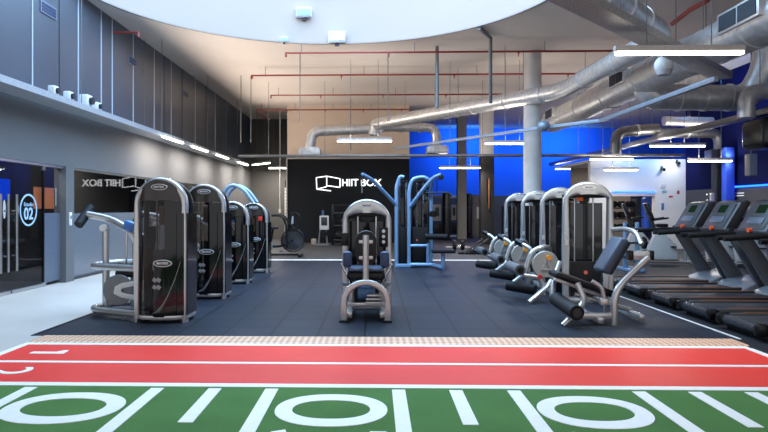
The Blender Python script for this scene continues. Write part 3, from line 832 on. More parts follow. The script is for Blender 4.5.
# small projectors on the wall tray, dark vents in the upper wall
for px, py, lab in ((53.5, 91, 'white projector on the wall tray, first from the glass doors'), (68.5, 95.5, 'white projector on the wall tray, second from the glass doors'), (86, 102, 'largest white projector on the wall tray'), (96.5, 106, 'white projector on the wall tray, farthest from the glass doors')):
    c = Vector((-5.25, wall_y(-5.25, px), 3.17))
    t = thing('tray_projector', c, lab, 'projector', 'projectors standing on the wall tray')
    k = 1.35 if px == 86 else 1.0
    MB().box((0, 0, 0.09 * k), (0.12 * k, 0.16 * k, 0.16 * k), bev=0.02).build('housing', WHITE, t)
    MB().cyl((0.06 * k, 0, 0.09 * k), (0.10 * k, 0, 0.09 * k), 0.05 * k, 14).build('lens', DARKGREY, t)
    MB().box((0, 0, 0.005), (0.1, 0.12, 0.012)).build('foot', DARKGREY, t)
for px, py, s, lab in ((48, 7.5, 1.0, 'dark grille high on the bluish panel wall, beside the first seam'), (132, 60, 0.9, 'dark grille in the middle of the panel wall'), (185.5, 93.5, 0.9, 'dark grille on the panel wall farthest from the doors')):
    y = wall_y(XL, px); z = H + (HY - py) / F * y
    t = thing('wall_vent', (XL, y, z), lab, 'vent', 'dark grilles in the panel wall')
    MB().box((0.01, 0, 0), (0.02, 0.5 * s, 0.2 * s)).build('vent_frame', mat('vent_frame', (120, 130, 145), 0.5), t)
    for k in range(3): MB().box((0.022, 0, (k - 1) * 0.055 * s), (0.01, 0.45 * s, 0.04 * s)).build('slat', mat('vent_blade', (30, 44, 84), 0.5), t)
# floodlights inside the skylight drum
for px, py, lab, s in ((337, 38, 'floodlight fixed low inside the skylight drum', 1.0), (304, 13, 'pale square box fixed inside the skylight drum', 0.9), (284, 40, 'small blue sensor near the skylight rim', 0.45)):
    dx = (px - 375) / F
    # meet the drum wall
    t0 = 14.0
    for _ in range(30):
        X, Y = dx * t0, t0
        rr = math.hypot(X - SKX, Y - SKY)
        t0 -= (rr - (SKR - 0.02)) * 0.9
    z = H + (HY - py) / F * t0
    t = thing('wall_mounted_floodlight', (dx * t0, t0, z), lab, 'floodlight')
    MB().box((0, -0.08, 0), (0.42 * s, 0.14, 0.26 * s), bev=0.02).build('housing', mat('pale_blue_fixture', (196, 210, 228), 0.5), t)
    MB().box((0, -0.16, -.01), (0.36 * s, 0.02, 0.16 * s)).build('lens', WHITE if s == 1 else mat('fixture_blue', (150, 190, 230), 0.5), t)
    MB().box((0, -0.03, -0.14 * s), (0.1 * s, 0.06, 0.12 * s)).build('bracket', DARKGREY, t)
# ------------------------------------------------------------ shared machine pieces
def arch_outline(W, h, rise, n=28, inset=0.0, zc=None, z0=0.0, rise_in=None):
    """points of an arch from one foot over the top to the other"""
    a = W / 2 - inset
    top = h if zc is None else zc
    rs = rise if rise_in is None else rise_in
    pts = [(-a, z0), (-a, z0 + (top - rs - z0) * .5)]
    for k in range(n + 1):
        t = PI - PI * k / n
        pts.append((a * math.cos(t), top - rs + rs * math.sin(t)))
    return pts + [(a, z0 + (top - rs - z0) * .5), (a, z0)]

def arch_frame(W, h, side, cap, depth, y=0.0, rise=0.30, rin=0.09, bev=0.03):
    o = arch_outline(W, h, rise); i = arch_outline(W, h, rise, inset=side, zc=h - cap, rise_in=rin)
    return MB().band(o, i, 'y', y - depth / 2, y + depth / 2, bev=bev)

def badge(parent, x, y, z, w=0.2, words='MATRIX', front=-1):
    b = MB(); b.prism([(w / 2 * math.cos(t), w * .19 * math.sin(t)) for t in [2 * PI * k / 28 for k in range(28)]], 'y', -0.006, 0.006, 0.002)
    o = b.build('badge', mat('badge_white', (225, 228, 230), 0.35), parent, loc=(x, y, z))
    MB().prism([(w * .45 * math.cos(t), w * .155 * math.sin(t)) for t in [2 * PI * k / 28 for k in range(28)]], 'y', -0.009, -0.005).build('badge_field', mat('badge_grey', (60, 62, 66), 0.4), o)
    text('badge_lettering', words, w * .17, WHITE, o, (0, -0.010, 0), (PI / 2, 0, 0), 0.001, 0.001)
    return o

def tower_inside(root, W, h, y):
    """weight stack, guide rods, selector rod and pulley of a selectorised tower"""
    MB().box((0, 0, 0.31), (W * .62, 0.16, 0.5), bev=0.004).build('weight_stack', STACK, root, loc=(0, y, 0.02))
    for s in (-1, 1):
        MB().tube([(s * W * .19, y, 0.06), (s * W * .19, y, h - 0.16)], 0.011, 10).build('guide_rod', CHROME, root)
    MB().tube([(0, y, 0.55), (0, y, h - 0.2)], 0.006, 6).build('cable', BLACK, root)
    p = MB(); p.lathe([(0.03, -.02), (0.07, -.018), (0.06, 0), (0.07, .018), (0.03, .02)], (0, y, h - 0.24), 'y', 20)
    p.build('pulley', BLACK, root)

# ------------------------------------------------------------ side row: shrouded towers, seen from behind
def shroud_tower(root, W=0.62, h=1.70, D=0.28):
    """local origin under the tower's near face centre"""
    # curved near shroud, clear and smoked, in an arch outline
    def surf(hb, ht, bulge=0.09, x0=-1.0, x1=1.0):
        def fn(u, v):
            x = (x0 + (x1 - x0) * u) * (W / 2 - 0.03)
            q = abs(x) / (W / 2 - 0.03)
            zt = h - 0.03 - 0.30 + 0.30 * math.sqrt(max(0, 1 - q * q)) if ht is None else min(ht, h - 0.33 + 0.30 * math.sqrt(max(0, 1 - q * q)))
            zb = min(hb, zt)
            return (x, -bulge * (1 - q * q) + 0.0, zb + (zt - zb) * v)
        return fn
    arch_frame(W, h, 0.06, 0.07, 0.13, 0.02, 0.32, 0.26, 0.026).build('arch_frame', SILVER, root)
    arch_frame(W - .02, h - .02, 0.05, 0.06, 0.08, D, 0.32, 0.26, 0.02).build('rear_arch', BLACK, root)
    cap = MB().grid(surf(h - 0.27, None, 0.10), 18, 6, (0, 0.03, 0)).build('cap_panel', BROWNBLK, root)
    badge(cap, 0.02, -0.112, h - 0.115, 0.19)
    MB().grid(surf(0.07, h - 0.275, 0.09, -1.0, 0.25), 14, 8, (0, 0.008, 0)).build('clear_shroud', SMOKE, root)
    MB().grid(surf(0.07, h - 0.275, 0.09, 0.25, 1.0), 10, 8, (0, 0.012, 0)).build('dark_shroud', GLOSS, root)
    lo = MB().grid(surf(0.07, 0.86, 0.10, -0.20, 0.252), 10, 6, (0, 0.008, 0)).build('lower_shroud', GLOSS, root)
    badge(lo, 0.06, -0.115, 0.70, 0.22)
    gm = mat('shroud_graphic', (150, 150, 152), 0.4)
    for k in range(3):
        q = MB()
        q.tube([(-0.06 + 0.03 * k + 0.26 * t, -0.105 + 0.02 * t, 0.12 + 0.1 * k * t + 0.40 * t ** 1.6) for t in [i / 10 for i in range(11)]], 0.003, 5)
        q.build('graphic_line', gm, lo)
    for k in range(4):
        MB().box((-0.035 + 0.045 * (k % 2), -0.108, 0.42 + 0.085 * (k // 2)), (0.05, 0.004, 0.045), rot=(0, 0.6, 0), bev=0.001).build('graphic_mark', gm, lo)
    # side wrap and back
    MB().prism([(W / 2 - .10, -.065), (W / 2 - .03, -.05), (W / 2 + .012, -.02), (W / 2 + .014, D + .06), (W / 2 - .02, D + .06), (W / 2 - .065, 0.1), (W / 2 - .10, 0.0)], 'z', 0.09, h - 0.42).build('side_shroud', GLOSS, root)
    MB().box((W * .2, D - 0.02, 0.65), (W * .45, 0.02, 1.2)).build('rear_shroud', mat('rear_black', (18, 18, 20), 0.3), root)
    MB().box((-W * .31, 0.12, 0.5), (0.10, 0.03, 0.78), bev=0.012).build('instruction_placard', mat('placard_maroon', (92, 40, 38), 0.4), root)
    MB().box((-W * .02, 0.10, 1.25), (0.09, 0.02, 0.22), bev=0.004).build('label_card', mat('label_pale', (200, 190, 180), 0.5), root)
    tower_inside(root, W, h, 0.2)
    b = MB(); b.prism([(-W / 2 - .01, 0.02), (-W * .3, -0.07), (0, -0.1), (W * .3, -0.07), (W / 2 + .01, 0.02), (W / 2 + .01, D + .05), (-W / 2 - .01, D + .05)], 'z', 0.035, 0.085, 0.008)
    b.build('base_plate', SILVER, root)
    for sx_ in (-1, 1):
        for y in (-0.02, D): MB().cyl((sx_ * W * .4, y, 0), (sx_ * W * .4, y, 0.04), 0.03, 12).build('foot', RUBBER, root)

def press_frame(root, W=0.62):
    """the user's side, to -x of the tower: rails, upright, press arm, cam"""
    for z, nm in ((0.08, 'base_rail'), (0.62, 'guard_rail')):
        MB().tube([(-W / 2 + .03, 0.04, z), (-0.95, 0.36, z), (-1.05, 0.52, z), (-0.92, 0.95, z), (-W / 2 + .05, 0.95, z)], 0.042, 12, 0.1, 5, flat=1.0).build(nm, SILVER, root)
    MB().tube([(-0.93, 0.62, 0.05), (-0.93, 0.62, 1.12)], 0.045, 14).build('upright', SILVER, root)
    MB().tube([(-1.17, 0.62, 1.26), (-0.85, 0.6, 1.20), (-0.58, 0.45, 1.08), (-W / 2, 0.3, 0.98)], 0.045, 14, 0.15, 5).build('press_arm', SILVER, root)
    MB().tube([(-0.60, 0.5, 1.08), (-0.46, 0.5, 0.85), (-0.42, 0.5, 0.3)], 0.04, 12, 0.12).build('arm_strut', SILVER, root)
    MB().tube([(-1.23, 0.5, 1.13), (-1.18, 0.74, 1.35)], 0.058, 14).build('hand_grip', RUBBER, root)
    MB().box((-0.52, 0.35, 1.12), (0.14, 0.1, 0.13), rot=(0, .3, 0), bev=0.04).build('blue_pivot', BLUEP, root)
    MB().cyl((-0.93, 0.52, 1.09), (-0.93, 0.58, 1.09), 0.045, 14).build('end_cap', WHITE, root)
    c = MB().lathe([(0.02, -.02), (0.19, -.02), (0.19, .02), (0.02, .02)], (-0.72, 0.5, 0.31), 'y', 28).build('cam_disc', MIDGREY, root)
    MB().band([(-0.74, 0.36), (-0.66, 0.40), (-0.42, 0.44), (-0.32, 0.40), (-0.32, 0.22), (-0.42, 0.18), (-0.66, 0.22), (-0.76, 0.27)], [(-0.66, 0.33), (-0.60, 0.345), (-0.44, 0.38), (-0.40, 0.36), (-0.40, 0.26), (-0.44, 0.24), (-0.60, 0.27), (-0.66, 0.29)], 'y', 0.44, 0.475, closed=True, bev=0.005).build('cam_link', WHITE, root)
    for s in (0, 1): MB().tube([(-0.70 + .09 * s, 0.70, 0.1), (-0.70 + .09 * s, 0.70, 1.02)], 0.012, 8).build('side_rod', CHROME, root)
    MB().box((-0.62, 0.72, 0.50), (0.36, 0.32, 0.09), bev=0.03).build('seat', PAD, root)
    MB().tube([(-0.62, 0.72, 0.06), (-0.62, 0.72, 0.46)], 0.035).build('seat_post', SILVER, root)
    MB().box((-0.42, 0.72, 0.85), (0.09, 0.3, 0.55), rot=(0, 0.12, 0), bev=0.035).build('back_pad', PAD, root)

GROUPL = 'smoked shroud machines along the pale walkway'
t = thing('press_machine', (-2.52, 7.12, 0), 'black shrouded press machine with grey cam disc, beside the tan threshold corner', 'exercise machine', GROUPL)
shroud_tower(t); press_frame(t)
m2 = copy_tree(t); m2.location = (-2.53, 9.0, 0); m2['label'] = 'tall black shrouded machine directly behind the one with the grey cam disc'
t = thing('press_machine', (-2.54, 10.8, 0), 'low black shrouded machine with arched arm tubes rising above it', 'exercise machine', GROUPL)
shroud_tower(t, 0.60, 1.47); press_frame(t, 0.60)
for yy in (0.45, 0.85):
    MB().tube([(-0.35, yy, 1.0), (-0.30, yy, 1.62), (-0.12, yy, 1.80), (0.10, yy, 1.70), (0.28, yy, 1.45)], 0.035, 12, 0.12).build('overhead_arm', mat('pale_blue_tube', (150, 176, 204), 0.35, 0.4), t)
MB().tube([(-0.12, 0.45, 1.77), (-0.12, 0.85, 1.77)], 0.03).build('arm_crossbar', SILVER, t)
t4 = thing('press_machine', (-2.54, 12.7, 0), 'low black shrouded machine with a small red tag, last of its row', 'exercise machine', GROUPL)
shroud_tower(t4, 0.60, 1.47); press_frame(t4, 0.60)
MB().box((0.16, -0.105, 1.13), (0.08, 0.01, 0.09), bev=0.003).build('red_tag', mat('red_tag', (230, 60, 40), 0.5), t4)

# ------------------------------------------------------------ open arch towers
BLUETUBE = mat('blue_grey_paint', (128, 160, 196), 0.32, 0.45, 25, 0.05)
def open_tower(root, W=0.7, h=1.7, D=0.36, m=SILVER, side=0.075, cap=0.18, x=0.0, y=0.0):
    e = root
    fr = arch_frame(W, h, side, cap, 0.12, 0, 0.31, 0.07).build('arch_frame', m, e, loc=(x, y, 0))
    bz = MB().prism([(0.1 * math.cos(t), 0.026 * math.sin(t)) for t in [2 * PI * k / 24 for k in range(24)]], 'y', -0.066, -0.055).build('badge', mat('badge_white', (225, 228, 230), 0.35), fr, loc=(0, 0, h - 0.085))
    text('badge_lettering', 'MATRIX', 0.03, DARKGREY, bz, (0, -0.067, 0), (PI / 2, 0, 0), 0.001, 0.0005)
    holder = []
    o = MB().box((0, 0, 0.27), (W * .62, 0.16, 0.5), bev=0.004).build('weight_stack', STACK, e, loc=(x, y + 0.16, 0.05)); holder.append(o)
    for s in (-1, 1):
        MB().tube([(x + s * W * .19, y + .16, 0.06), (x + s * W * .19, y + .16, h - cap - .02)], 0.012, 10).build('guide_rod', CHROME, e)
    MB().tube([(x, y + .16, 0.55), (x, y + .16, h - cap)], 0.007, 6).build('cable', BLACK, e)
    MB().lathe([(0.03, -.02), (0.07, -.018), (0.06, 0), (0.07, .018), (0.03, .02)], (x, y + .16, h - cap - .07), 'y', 20).build('pulley', BLACK, e)
    MB().grid(lambda u, v: (x + (u - .5) * (W - .02), y + D - 0.10 * math.sin(PI * u) * -0.6, 0.06 + (h - 0.36) * v), 10, 4, (0, 0.012, 0)).build('rear_shroud', GLOSS if h < 1.6 else mat('rear_smoke_panel', (30, 30, 34), 0.15, coat=0.4), e)
    MB().box((x, y + D * .5, h - cap - 0.02), (W - 0.16, D - .1, 0.06), bev=0.01).build('top_plate', BLACK, e)
    MB().box((x, y + 0.16, 0.035), (W, D + .1, 0.07), bev=0.01).build('base_plate', m, e)
    MB().box((x - W / 2 + side * .5, y - 0.066, h * .50), (side * .6, 0.008, 0.08)).build('warning_label', mat('label_pale', (200, 190, 180), 0.5), e)
    return fr

# ------------------------------------------------------------ middle machine, its back towards the viewer
t = thing('adductor_machine', (-0.11, 8.1, 0), 'silver seated machine with black oval backrest, alone in the middle of the mat', 'exercise machine')
open_tower(t, 0.65, 1.46, 0.34)
MB().band(arch_outline(0.59, 0.50, 0.27, inset=0), arch_outline(0.59, 0.50, 0.27, inset=0.075, zc=0.425, rise_in=0.2), 'y', -0.95, -0.865, bev=0.022).build('base_hoop', SILVER, t, loc=(0.0, 0, 0.0))
for s in (-1, 1): MB().box((s * 0.255, -0.9, 0.012), (0.11, 0.14, 0.024), bev=0.006).build('foot', RUBBER, t)
MB().tube([(0.0, -0.88, 0.46), (0.0, -0.88, 1.02)], 0.037, 16).build('back_post', SILVER, t)
pad = MB().prism([(x * 1.0, z) for x, z in [(0.125 * math.cos(a), 0.955 + 0.12 * math.sin(a)) for a in [PI * k / 14 for k in range(15)]] + [(0.125 * math.cos(a), 0.76 + 0.11 * math.sin(a)) for a in [PI + PI * k / 14 for k in range(15)]]], 'y', -0.83, -0.74, 0.025).build('back_pad', PAD, t)
for z in (0.75, 0.94): MB().box((0, -0.845, z), (0.17, 0.02, 0.045), bev=0.015).build('mounting_plate', SILVER, pad)
MB().box((0, -0.55, 0.53), (0.46, 0.52, 0.12), bev=0.045, seg=3).build('seat', PAD, t)
MB().box((0, -0.60, 0.60), (0.44, 0.46, 0.03), bev=0.012).build('seat_top', PADBLUE, t)
for s in (-1, 1):
    MB().box((s * 0.225, -0.72, 0.72), (0.11, 0.12, 0.2), bev=0.04).build('hip_pad', mat('deep_blue_pad', (34, 62, 100), 0.35), t)
    MB().tube([(s * 0.225, -0.66, 0.55), (s * 0.225, -0.66, 0.65)], 0.025).build('pad_post', SILVER, t)
    MB().tube([(s * 0.19, -0.45, 0.1), (s * 0.19, -0.45, 0.45)], 0.038).build('strut', SILVER, t)
    MB().lathe([(0.02, -.02), (0.13, -.02), (0.13, .02), (0.02, .02)], (s * 0.17, -0.5, 0.40), 'z', 22).build('pivot_disc', MIDGREY, t)
    MB().tube([(s * 0.33, -0.08, 0.60), (s * 0.25, -0.45, 0.52), (s * 0.16, -0.85, 0.40)], 0.02, 10, .1).build('side_lever', CHROME, t)
    MB().box((s * 0.20, -0.42, 0.07), (0.07, 0.9, 0.07), bev=0.012).build('base_beam', SILVER, t)
MB().box((0, -0.62, 0.16), (0.46, 0.05, 0.05), bev=0.01).build('cross_beam', SILVER, t)
MB().box((0.0, -0.35, 0.27), (0.22, 0.22, 0.14), bev=0.02).build('gear_housing', mat('blue_housing', (90, 130, 180), 0.4, 0.3), t)
for k, z in enumerate((0.19, 0.235, 0.28)):
    MB().box((0.10, -0.66, z), (0.22 - .02 * k, 0.12, 0.028), bev=0.006).build('step_plate', SILVER, t)
k = MB().box((-0.285, -0.075, 0.93), (0.10, 0.03, 0.17), bev=0.01).build('range_selector', BLACK, t)
k = MB().box((0.22, -0.08, 0.96), (0.12, 0.05, 0.26), bev=0.012).build('control_plate', BLACK, t)
for z in (0.90, 0.97, 1.04): MB().cyl((0.22, -0.125, z), (0.22, -0.10, z), 0.022, 12).build('knob', WHITE, k)

# ------------------------------------------------------------ right row: seated leg curl in front
GROUPR = 'silver arch leg machines beside the treadmills'
TY = 8.75
t = thing('leg_curl_machine', (3.02, TY, 0), 'silver arch leg curl with tilted blue backrest, nearest the treadmills and threshold', 'exercise machine', GROUPR)
open_tower(t, 0.70, 1.72, 0.36)
def L(px, py, d):
    p = pt(px, py, d); return p - Vector((3.02, TY, 0))
MB().tube([L(614, 326, 7.0), L(614.5, 290, 7.0), L(648, 258, 7.1)], 0.042, 14, 0.18, 6).build('rear_upright', SILVER, t)
MB().box(L(640, 255.3, 7.12), (0.30, 0.075, 0.10), bev=0.012).build('back_support_bar', SILVER, t)
for px in (630, 650.5): MB().box(L(px, 255.3, 7.12), (0.06, 0.09, 0.115), bev=0.015).build('bar_end_cap', BLACK, t)
a, b = L(600.5, 272, 7.2), L(621, 238, 7.2); mid = (a + b) / 2; ang = math.atan2((b - a).z, (b - a).x)
MB().box((0, 0, 0), ((b - a).length * 1.0, 0.34, 0.11), bev=0.04, seg=3).build('back_pad', PADBLUE, t, loc=mid, rot=(0, -ang, 0))
MB().box((0, 0, -0.065), ((b - a).length * 0.92, 0.30, 0.03), bev=0.01).build('pad_backing', BLACK, t, loc=mid, rot=(0, -ang, 0))
a, b = L(551, 272, 7.3), L(612, 294, 7.3); mid = (a + b) / 2; ang = math.atan2((b - a).z, (b - a).x)
MB().box((0, 0, 0), ((b - a).length * 0.95, 0.36, 0.085), bev=0.035, seg=3).build('seat', PAD, t, loc=mid, rot=(0, -ang, 0))
MB().box((0, 0, -0.06), ((b - a).length * 0.85, 0.14, 0.05), bev=0.01).build('seat_rail', SILVER, t, loc=mid, rot=(0, -ang, 0))
MB().tube([L(577, 283, 7.05), L(585, 300, 7.0), L(578, 311, 6.95), L(563, 325.5, 6.93)], 0.035, 12, 0.14, 6).build('front_leg', SILVER, t)
MB().box(L(592, 316, 7.02), (0.50, 0.07, 0.075), bev=0.012).build('base_beam', SILVER, t)
MB().tube([L(592, 281, 7.0), L(602, 287, 6.98), L(604, 299, 6.98)], 0.024, 10, 0.06, 5).build('seat_handle', SILVER, t)
MB().box(L(604, 302, 6.98), (0.09, 0.06, 0.08), bev=0.015).build('handle_block', SILVER, t)
ra, rb_ = L(556, 299, 7.35), L(577, 313, 6.75)
MB().tube([ra, rb_], 0.085, 22).build('roller_pad', RUBBER, t)
MB().tube([rb_ + (rb_ - ra) * -.01, rb_ + (rb_ - ra) * 0.02], 0.05, 18).build('roller_cap', DARKGREY, t)
MB().tube([L(553, 298, 7.4), L(553, 282, 7.5), L(560, 262, 7.6)], 0.032, 12, .1).build('swing_arm', SILVER, t)
MB().box((-0.45, -0.9, 0.06), (0.07, 1.7, 0.07), bev=0.012).build('base_beam', SILVER, t)
MB().box((0.1, -0.8, 0.06), (0.07, 1.5, 0.07), bev=0.012).build('base_beam', SILVER, t)
MB().box((-0.17, -1.15, 0.40), (0.06, 0.06, 0.7), bev=0.01).build('seat_post', SILVER, t)
MB().tube([(-0.6, -1.3, 0.30), (-0.2, -1.35, 0.18), (0.1, -1.2, 0.10)], 0.03, 10, .1).build('lower_lever', SILVER, t)
MB().tube([(0.33, -0.05, 1.04), (0.44, -0.2, 1.06), (0.50, -0.45, 1.02), (0.50, -0.6, 0.86)], 0.034, 12, 0.2, 6).build('upper_handle_tube', SILVER, t)
c = MB().cyl((0.0, 0.07, 0.42), (0.0, 0.10, 0.42), 0.028, 14).build('selector_knob', mat('coral_knob', (236, 110, 96), 0.4), t)
MB().box((-0.10, 0.03, 1.47), (0.09, 0.02, 0.05), bev=0.004).build('orange_sticker', mat('orange_sticker', (240, 110, 40), 0.5), t)

def leg_extension(loc, label, hh=1.70):
    t = thing('leg_extension_machine', loc, label, 'exercise machine', GROUPR)
    open_tower(t, 0.68, hh, 0.36, BLUETUBE if False else SILVER)
    y = -1.62
    n0 = set(t.children)
    MB().lathe([(0.02, -.02), (0.185, -.02), (0.195, 0), (0.185, .02), (0.02, .02)], (-0.53, y, 0.58), 'y', 30).build('cam_disc', mat('pale_cam', (168, 166, 160), 0.4, 0.3), t)
    MB().band([(-0.52 + 0.085 * math.cos(a), 0.56 + 0.13 * math.sin(a)) for a in (PI / 2, PI * 1.15, PI * 1.85)], [(-0.52 + 0.05 * math.cos(a), 0.56 + 0.08 * math.sin(a)) for a in (PI / 2, PI * 1.15, PI * 1.85)], 'y', y - 0.045, y - 0.02, closed=True).build('cam_spoke', SILVER, t)
    MB().cyl((-0.49, y - .06, 0.68), (-0.49, y - .02, 0.68), 0.036, 14).build('selector_knob', ORANGE, t)
    MB().tube([(-0.80, y + .05, 0.48), (-0.72, y + .05, 0.76), (-0.54, y + .05, 0.84), (-0.42, y + .2, 0.80), (-0.32, y + .46, 0.60)], 0.036, 12, 0.16, 6).build('guard_arm', SILVER, t)
    MB().tube([(-0.86, y - .08, 0.43), (-0.62, y - .08, 0.40), (-0.58, y - .08, 0.15)], 0.032, 12, 0.1, 5).build('swing_arm', SILVER, t)
    MB().cyl((-0.64, y - .13, 0.41), (-0.64, y - .08, 0.41), 0.034, 14).build('pivot_cap', REDK, t)
    MB().tube([(-0.46, y - 0.04, 0.30), (-0.52, y - .08, 0.22), (-0.84, y - 0.28, 0.02)], 0.036, 12, 0.1, 5).build('front_leg', SILVER, t)
    MB().tube([(-0.42, y + 0.04, 0.45), (-0.42, y + 0.04, 0.0)], 0.042, 12).build('upright', SILVER, t)
    MB().tube([(-0.95, y - 0.25, 0.52), (-0.95, y + 0.42, 0.52)], 0.075, 20).build('roller_pad', mat('grey_roller', (84, 88, 94), 0.5), t)
    MB().cyl((-0.95, y - 0.27, 0.52), (-0.95, y - 0.245, 0.52), 0.045, 16).build('roller_cap', BLACK, t)
    MB().tube([(-1.02, y + .28, 0.24), (-0.66, y + .05, 0.20)], 0.075, 18).build('shin_roller', RUBBER, t)
    MB().tube([(-0.84, y + .30, 0.88), (-0.70, y + .14, 0.80), (-0.60, y + .07, 0.58)], 0.032, 12, .1).build('range_arm', SILVER, t)
    MB().cyl((-0.87, y + .34, 0.90), (-0.80, y + .25, 0.855), 0.046, 14).build('arm_cap', BLACK, t)
    MB().box((-0.30, y + 0.56, 0.52), (0.62, 0.42, 0.10), bev=0.04).build('seat', PAD, t)
    MB().box((0.08, y + 0.56, 0.85), (0.11, 0.40, 0.62), rot=(0, 0.22, 0), bev=0.045).build('back_pad', PAD, t)
    MB().tube([(-0.1, y + 0.34, 0.52), (-0.1, y + 0.34, 0.72), (0.1, y + 0.34, 0.74)], 0.022, 10, .06).build('seat_handle', BLACK, t)
    for ch in t.children:
        if ch not in n0: ch.location = (-0.17, 0, -0.05 if ch.name.split('.')[0] not in ('front_leg', 'upright') else 0)
    MB().box((-0.42, -0.60, 0.06), (0.07, 1.3, 0.07), bev=0.012).build('base_beam', SILVER, t)
    MB().box((0.1, -0.60, 0.06), (0.07, 1.3, 0.07), bev=0.012).build('base_beam', SILVER, t)
    MB().box((-0.25, y + .56, 0.28), (0.08, 0.08, 0.44), bev=0.01).build('seat_post', SILVER, t)
    return t
le = leg_extension((3.16, 10.5, 0), 'leg extension with orange knob on its pale disc, directly behind the leg curl')
for y, lab in ((12.25, 'leg extension with grey roller between two like machines, second behind the leg curl'), (14.1, 'leg extension at the far end of the arch machines')):
    c = copy_tree(le); c.location = (3.31 if y > 13 else 3.25, y, 0); c['label'] = lab

# ------------------------------------------------------------ cable station behind the middle
SKYT = mat('sky_blue_tube', (132, 168, 206), 0.32, 0.4, 25, 0.05)
CY = 13.9
ox = at(408, CY, 0)
t = thing('cable_station', (ox.x, CY, 0), 'pale blue multi cable tower with two raised arms and a pulldown seat', 'exercise machine')
def S(px, py, d): return pt(px, py, d) - Vector((ox.x, CY, 0))
d0 = 13.8
def up(name, pts, r=0.042): MB().tube(pts, r, 12, 0.25, 6).build(name, SKYT, t)
g = lambda px, z, d=d0: at(px, d, z) - Vector((ox.x, CY, 0))
up('upright', [g(396.5, 0), g(396.5, 1.85), g(400, 2.07), g(404, 2.05)])
up('upright', [g(409, 0), g(409, 1.75), g(412, 2.02), g(424, 2.06), g(430, 1.98), g(431, 1.7, 14.3), g(431, 0, 14.3)])
up('cable_arm', [g(396.5, 1.42), g(372, 1.98, 13.4), g(362, 2.08, 13.2)])
up('cable_arm', [g(409.5, 1.36), g(425, 1.82, 13.5), g(434, 2.03, 13.4), g(441, 2.08, 13.3)])
MB().tube([g(433, 2.02, 13.5), g(429, 1.55, 14.1)], 0.03, 10).build('arm_brace', SKYT, t)
for px, dd in ((362, 13.2), (441, 13.3)):
    MB().lathe([(0.02, -.015), (0.06, -.015), (0.06, .015), (0.02, .015)], g(px, 2.02, dd), 'y', 16).build('pulley', BLACK, t)
    if px < 400: MB().tube([g(px, 1.97, dd), g(px, 1.68, dd)], 0.012, 8).build('cable_handle', MIDGREY, t)
MB().tube([g(425, 1.69, 13.6), g(448, 1.70, 13.6), g(452, 1.62, 13.6)], 0.018, 10, .05).build('lat_bar', DARKGREY, t)
MB().tube([g(437, 2.05, 13.35), g(437, 1.7, 13.6)], 0.006, 6).build('cable', BLACK, t)
for px, dd in ((403, 14.15), (420, 14.15)):
    p = g(px, 0, dd)
    MB().box((0, 0, 0.45), (0.22 if px < 410 else 0.34, 0.22, 0.84), bev=0.006).build('weight_stack', STACK, t, loc=(p.x, p.y, 0.04))
    for s in (-1, 1): MB().tube([(p.x + s * .07, p.y, 0.1), (p.x + s * .07, p.y, 1.95)], 0.011, 8).build('guide_rod', CHROME, t)
    MB().box((p.x, p.y + .16, 1.05), (0.26 if px < 410 else 0.42, 0.02, 1.9), bev=0.004).build('stack_shroud', GLOSS, t)
MB().prism([(x + g(420, 0).x, z) for x, z in arch_outline(0.46, 2.06, 0.16)], 'y', g(420, 0, 14.35).y, g(420, 0, 14.35).y + .03).build('rear_panel', BLACK, t)
MB().box((g(403, 0).x, g(403, 0).y, 0.05), (0.36, 0.12, 0.08), bev=0.01).build('base_beam', SKYT, t)
MB().tube([g(409, 0.07), g(432, 0.07), g(443, 0.04, 13.4)], 0.045, 12, .1).build('base_rail', SKYT, t)
MB().tube([g(409, 0.50), g(428, 0.50)], 0.035, 12).build('seat_rail', SKYT, t)
MB().tube([g(428, 0.55), g(428, 0.07)], 0.04, 12).build('seat_frame', SKYT, t)
MB().tube([g(425, 0.72, 13.5), g(447, 0.71, 13.5)], 0.065, 18).build('thigh_roller', RUBBER, t)
MB().box((g(441.5, 0).x, g(441, 0, 13.45).y, 0.40), (0.52, 0.28, 0.08), bev=0.03).build('seat', PAD, t)
MB().tube([g(443, 0.37, 13.45), g(443, 0.0, 13.45)], 0.042, 12).build('seat_post', SKYT, t)
MB().cyl(g(432, 1.22, 13.7), g(434.5, 1.22, 13.5), 0.07, 14).build('adjust_knob', BLACK, t)
MB().cyl(g(417, 0.62, 13.95), g(417, 0.62, 13.9), 0.02, 10).build('selector_pin', mat('coral_knob', (236, 110, 96), 0.4), t)

